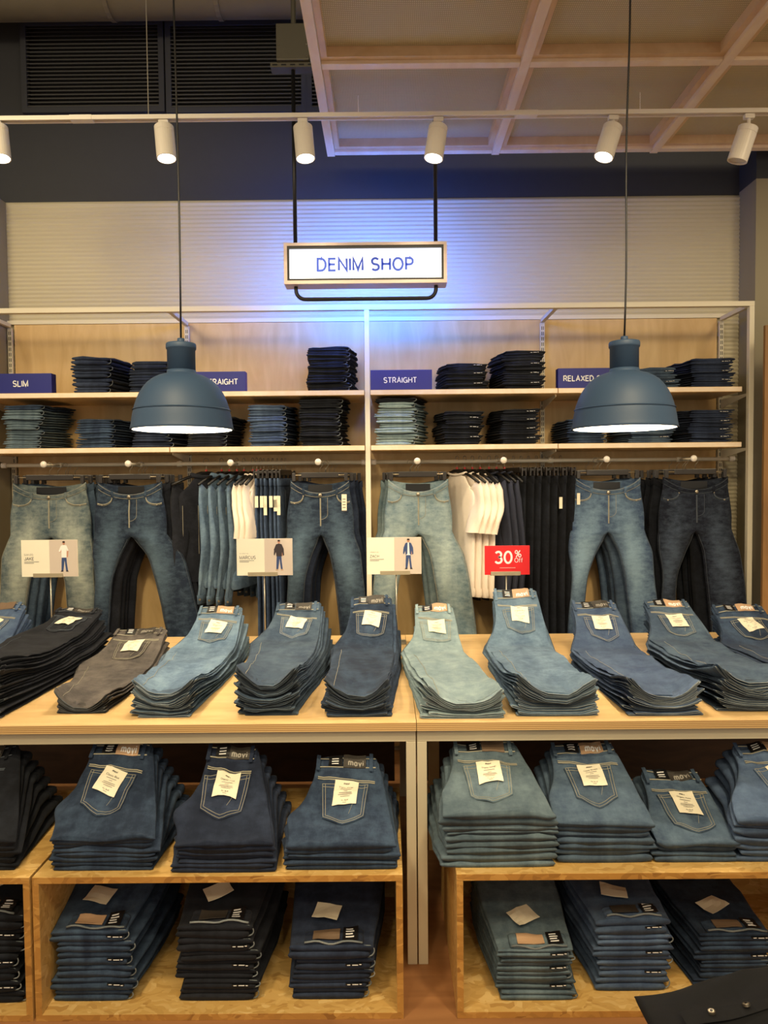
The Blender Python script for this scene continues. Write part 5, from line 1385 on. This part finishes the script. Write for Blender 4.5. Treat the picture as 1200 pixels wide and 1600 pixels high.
def side_row(pxs, mat, cname, rz, L, seed, group, tagged):
    for i, px in enumerate(pxs):
        if i == 0:
            j = side_jeans('x', mat, L, seed, (pxs[1] - pxs[0]) / 8); h = clip_hanger('x', .26); j0, h0 = j, h
        else: j = copy_tree(j0); h = copy_tree(h0)
        x = at(px, 722, YR).x
        j.location = (x, YR, ZHK + .004); j.rotation_euler = (0, 0, rz + .02 * math.sin(i * 2.3)); h.location = (x, YR, ZHK + .010); h.rotation_euler = (0, 0, j.rotation_euler.z + PI / 2)
        j['label'] = '%s side-hung jeans, %s from the left of their row' % (cname, ORDH[i]); j['group'] = group
        h['label'] = 'clip hanger of the %s %s side-hung jeans' % (ORDH[i], cname); h['group'] = 'clip hangers of the ' + group
        if i in tagged:
            dx = .012; yy = -.165
            tg = MB().box(dx - .009, dx + .009, yy - .001, yy, -.250 - .02 * (i % 3), -.19 - .02 * (i % 3)).build('price_tag', M_PAPER, j)
            MB().tube([(dx, yy, -.19), (0, yy + .01, -.13)], .0008, 4).build('tag_string', M_BLACK, tg)
side_row((412, 419, 426, 433, 440, 446), D_BLUE, 'blue', -.15, 1.02, 31, 'blue clipped jeans on the left rail', (0, 2, 4, 5))
side_row((802, 814, 826, 838, 850, 864, 876), D_BLACK, 'black', .25, 1.0, 37, 'black clipped jeans on the right rail', (4, 6))

# ------------------------------------------------------------------ card stands
def person_print(parent, x, z, h, Y, top, over, legs, hair=True):
    """small printed figure, flat ink on the card: h = height in metres"""
    def ell(cx, cz, rx, rz_, n=14): return [(cx + rx * math.cos(2 * PI * i / n), 0, cz + rz_ * math.sin(2 * PI * i / n)) for i in range(n)]
    def put(name, mat, polys, dy):
        m = MB()
        for p in polys: m.poly([(x + q[0] * h, Y - dy, z + q[2] * h) for q in p])
        m.build(name, mat, parent, world=True)
    P = lambda *a: [(q[0], 0, q[1]) for q in a]
    put('printed_legs', legs, [P((-.075, .47), (.075, .47), (.085, .30), (.115, .05), (.055, .04), (.015, .38), (-.03, .04), (-.095, .04), (-.085, .3))], .0003)
    put('printed_shoes', M_PBLACK if top is not M_PBLACK else M_PATCHT, [P((-.12, .0), (-.03, .0), (-.03, .045), (-.095, .045)), P((.055, .0), (.14, .0), (.115, .05), (.055, .045))], .0004)
    put('printed_skin', M_SKIN, [ell(0, .925, .042, .055), P((-.02, .89), (.02, .89), (.025, .84), (-.025, .84)), P((.10, .70), (.15, .69), (.13, .50), (.10, .46), (.085, .48)), P((-.10, .70), (-.16, .68), (-.13, .62), (-.06, .66))], .0005)
    put('printed_top', top, [P((-.09, .85), (-.02, .87), (.02, .87), (.09, .85), (.15, .69), (.105, .67), (.085, .74), (.08, .46), (-.08, .46), (-.085, .74), (-.12, .64), (-.17, .67))], .0006)
    if over: put('printed_jacket', over, [P((-.09, .85), (-.02, .87), (-.03, .5), (-.085, .46), (-.10, .6), (-.145, .48), (-.17, .52), (-.155, .7)), P((.09, .85), (.02, .87), (.04, .5), (.09, .46), (.10, .6), (.13, .47), (.165, .5), (.155, .7))], .0007)
    put('printed_hair', M_HAIR, [ell(0, .965, .045, .03)], .0008)

def card_stand(px0, px1, py0, py1, rodx, label, kind, name=None, fit=None, top=None, over=None, legs=M_PBLUE, ext=0):
    Y = 3.40
    a = at(px0, py1, Y); b = at(px1, py0, Y); xr = at(rodx, py1, Y).x
    t = thing('card_stand', label, 'sign stand', (xr, Y, ZT_TOP), group='card stands along the back of the tables')
    MB().box(xr - .045, xr + .045, Y - .04, Y + .05, ZT_TOP, ZT_TOP + .005).build('base', M_ROD, t, world=True, bevel=.001)
    MB().tube([(xr, Y, ZT_TOP + .004), (xr, Y, a.z + .01)], .0035, 8).build('rod', M_ROD, t, world=True, smooth=True)
    MB().box(xr - .075, xr + .065, Y - .016, Y - .012, a.z - .003, a.z + .016).build('clip', M_ACRYL, t, world=True, bevel=.001)
    MB().box(xr - .075, xr + .065, Y - .012, Y + .004, a.z - .003, a.z - .001).build('clip_base', M_ACRYL, t, world=True)
    if kind == 'fit':
        c = MB().box(a.x, b.x, Y - .010, Y - .004, a.z, b.z).build('card', M_CARD, t, world=True)
        xm = lerp(a.x, b.x, .5); W = b.x - a.x; Hh = b.z - a.z; YY = Y - .0105
        MB().box(xm, b.x - .0005, YY, YY + .0006, a.z + .0005, b.z - .0005).build('photo_print', M_CARDP, c, world=True)
        person_print(c, lerp(a.x, b.x, .76), a.z + Hh * .13, Hh * .84, YY, top, over, legs)
        wall_text(name, a.x + W * .05 + W * (.17 if len(name) == 4 else .29) / 2, a.z + Hh * .49, YY, M_INK, c, w=W * (.17 if len(name) == 4 else .29), bold=.012)
        wall_text(fit, a.x + W * .05 + W * .08, a.z + Hh * .60, YY, M_INK, c, w=W * .16)
        m = MB()
        for q in range(2): m.box(a.x + W * .05, a.x + W * (.31 - .09 * q), YY - .0002, YY + .0004, a.z + Hh * (.40 - .035 * q), a.z + Hh * (.412 - .035 * q))
        m.build('small_print', M_INK, c, world=True)
    else:
        c = MB().box(a.x, b.x, Y - .010, Y - .004, a.z, b.z).build('card', M_RED, t, world=True, bevel=.001)
        W = b.x - a.x; Hh = b.z - a.z; YY = Y - .0106
        wall_text('30', a.x + W * .42, a.z + Hh * .60, YY, M_LETTER, c, w=W * .40, bold=.02)
        wall_text('%', a.x + W * .74, a.z + Hh * .72, YY, M_LETTER, c, w=W * .15, bold=.008)
        wall_text('Off', a.x + W * .75, a.z + Hh * .50, YY, M_LETTER, c, w=W * .18, bold=.008)
        MB().box(a.x + W * .33, a.x + W * .68, YY - .0002, YY + .0005, a.z + Hh * .235, a.z + Hh * .245).build('small_print', M_LETTER, c, world=True)
card_stand(36, 122, 843, 901, 79, 'white fit card with a man in a white T-shirt, at the left', 'fit', 'JAKE', 'SLIM LEG', M_PWHITE, None)
card_stand(371, 457, 841, 899, 413, 'white fit card with a man in a dark jacket, beside hanging jackets', 'fit', 'MARCUS', 'SLIM STRAIGHT LEG', M_PBLACK, M_PBLACK)
card_stand(574, 658, 839, 897, 619, 'white fit card with a man in a denim jacket, at the centre', 'fit', 'ZACH', 'STRAIGHT LEG', M_PWHITE, M_PBLUE)
card_stand(757, 827, 852, 898, 791, 'red card stand reading 30% Off', 'sale')

# ------------------------------------------------------------------ black garment in the near corner
Yn = 1.30
pc = at(1008, 1590, 1.38); ZG = .46
pl = MB().box(pc.x + .02, pc.x + .60, Yn - .10, Yn + .12, 0, ZG).build('display_plinth', M_OSB)
tag(pl, 'low strand-board plinth under the black garment, below the frame', 'plinth')
t = thing('folded_black_shirt', 'black folded garment with metal snap buttons in the near right corner', 'shirt', (pc.x + .30, Yn, ZG))
rings = []; n = 56
def gtop(x, y):   # height of the cloth: rises to the right, soft rolls
    return .075 + .060 * sstep((x + .30) / .40) + .020 * noise.noise(Vector((x * 6, y * 8, 2))) + .014 * noise.noise(Vector((x * 13, y * 20, 6))) + .006 * noise.noise(Vector((x * 18, y * 18, 2)))
for i in range(31):
    y = -.11 + .25 * i / 30
    ef = math.sqrt(max(0, 1 - (1 - min(1, i / 6 + .02)) ** 2)); eb = math.sqrt(max(0, 1 - (1 - min(1, (30 - i) / 5 + .02)) ** 2)); e = min(ef, eb); rg = []
    for j in range(n):
        a_ = 2 * PI * j / n; x = .30 * sgnpow(math.cos(a_), .8) + .012 * noise.noise(Vector((y * 8, 3, 4)))
        s_ = sgnpow(math.sin(a_), .7); h2 = gtop(x, y) / 2
        rg.append((x, y, h2 + h2 * s_ * e))
    rings.append(rg)
m = MB(); m.loft(rings); m.build('body', M_BLACKC, t, smooth=True)
def gpt(x, y): 
    i = (y + .11) / .25 * 30; ef = 1.0; h2 = gtop(x, y) / 2; return Vector((x, y, h2 + h2 * ef * .99))
PK = []
for i in range(20):
    PK.append(gpt(-.25 + .5 * i / 19, .004))
m = MB()
for q in range(19):
    a, b = PK[q], PK[q + 1]; c = gpt(b.x, .040); d = gpt(a.x, .040); u = Vector((0, -.002, .0025))
    k = len(m.v); m.v += [tuple(a + u), tuple(b + u), tuple(c + u), tuple(d + u)]; m.f.append((k, k + 1, k + 2, k + 3))
m.build('button_placket', M_BLACKC, t, smooth=True)
for px in (1113, 1168):
    x = at(px, 1585, Yn + .02).x - t.location.x; p = gpt(x, .022); nrm = (gpt(x + .01, .022) - p).cross(gpt(x, .032) - p).normalized()
    if nrm.z < 0: nrm = -nrm
    m = MB(); m.tube([p + nrm * .002, p + nrm * .0065, p + nrm * .007], [.0068, .0068, .0045], 18); sb = m.build('snap_button', M_METAL, t)
    MB().tube([p + nrm * .007, p + nrm * .0078], .0028, 12).build('button_centre', M_BLACK, sb)

for o in bpy.data.objects:
    if '_z' in o: del o['_z']
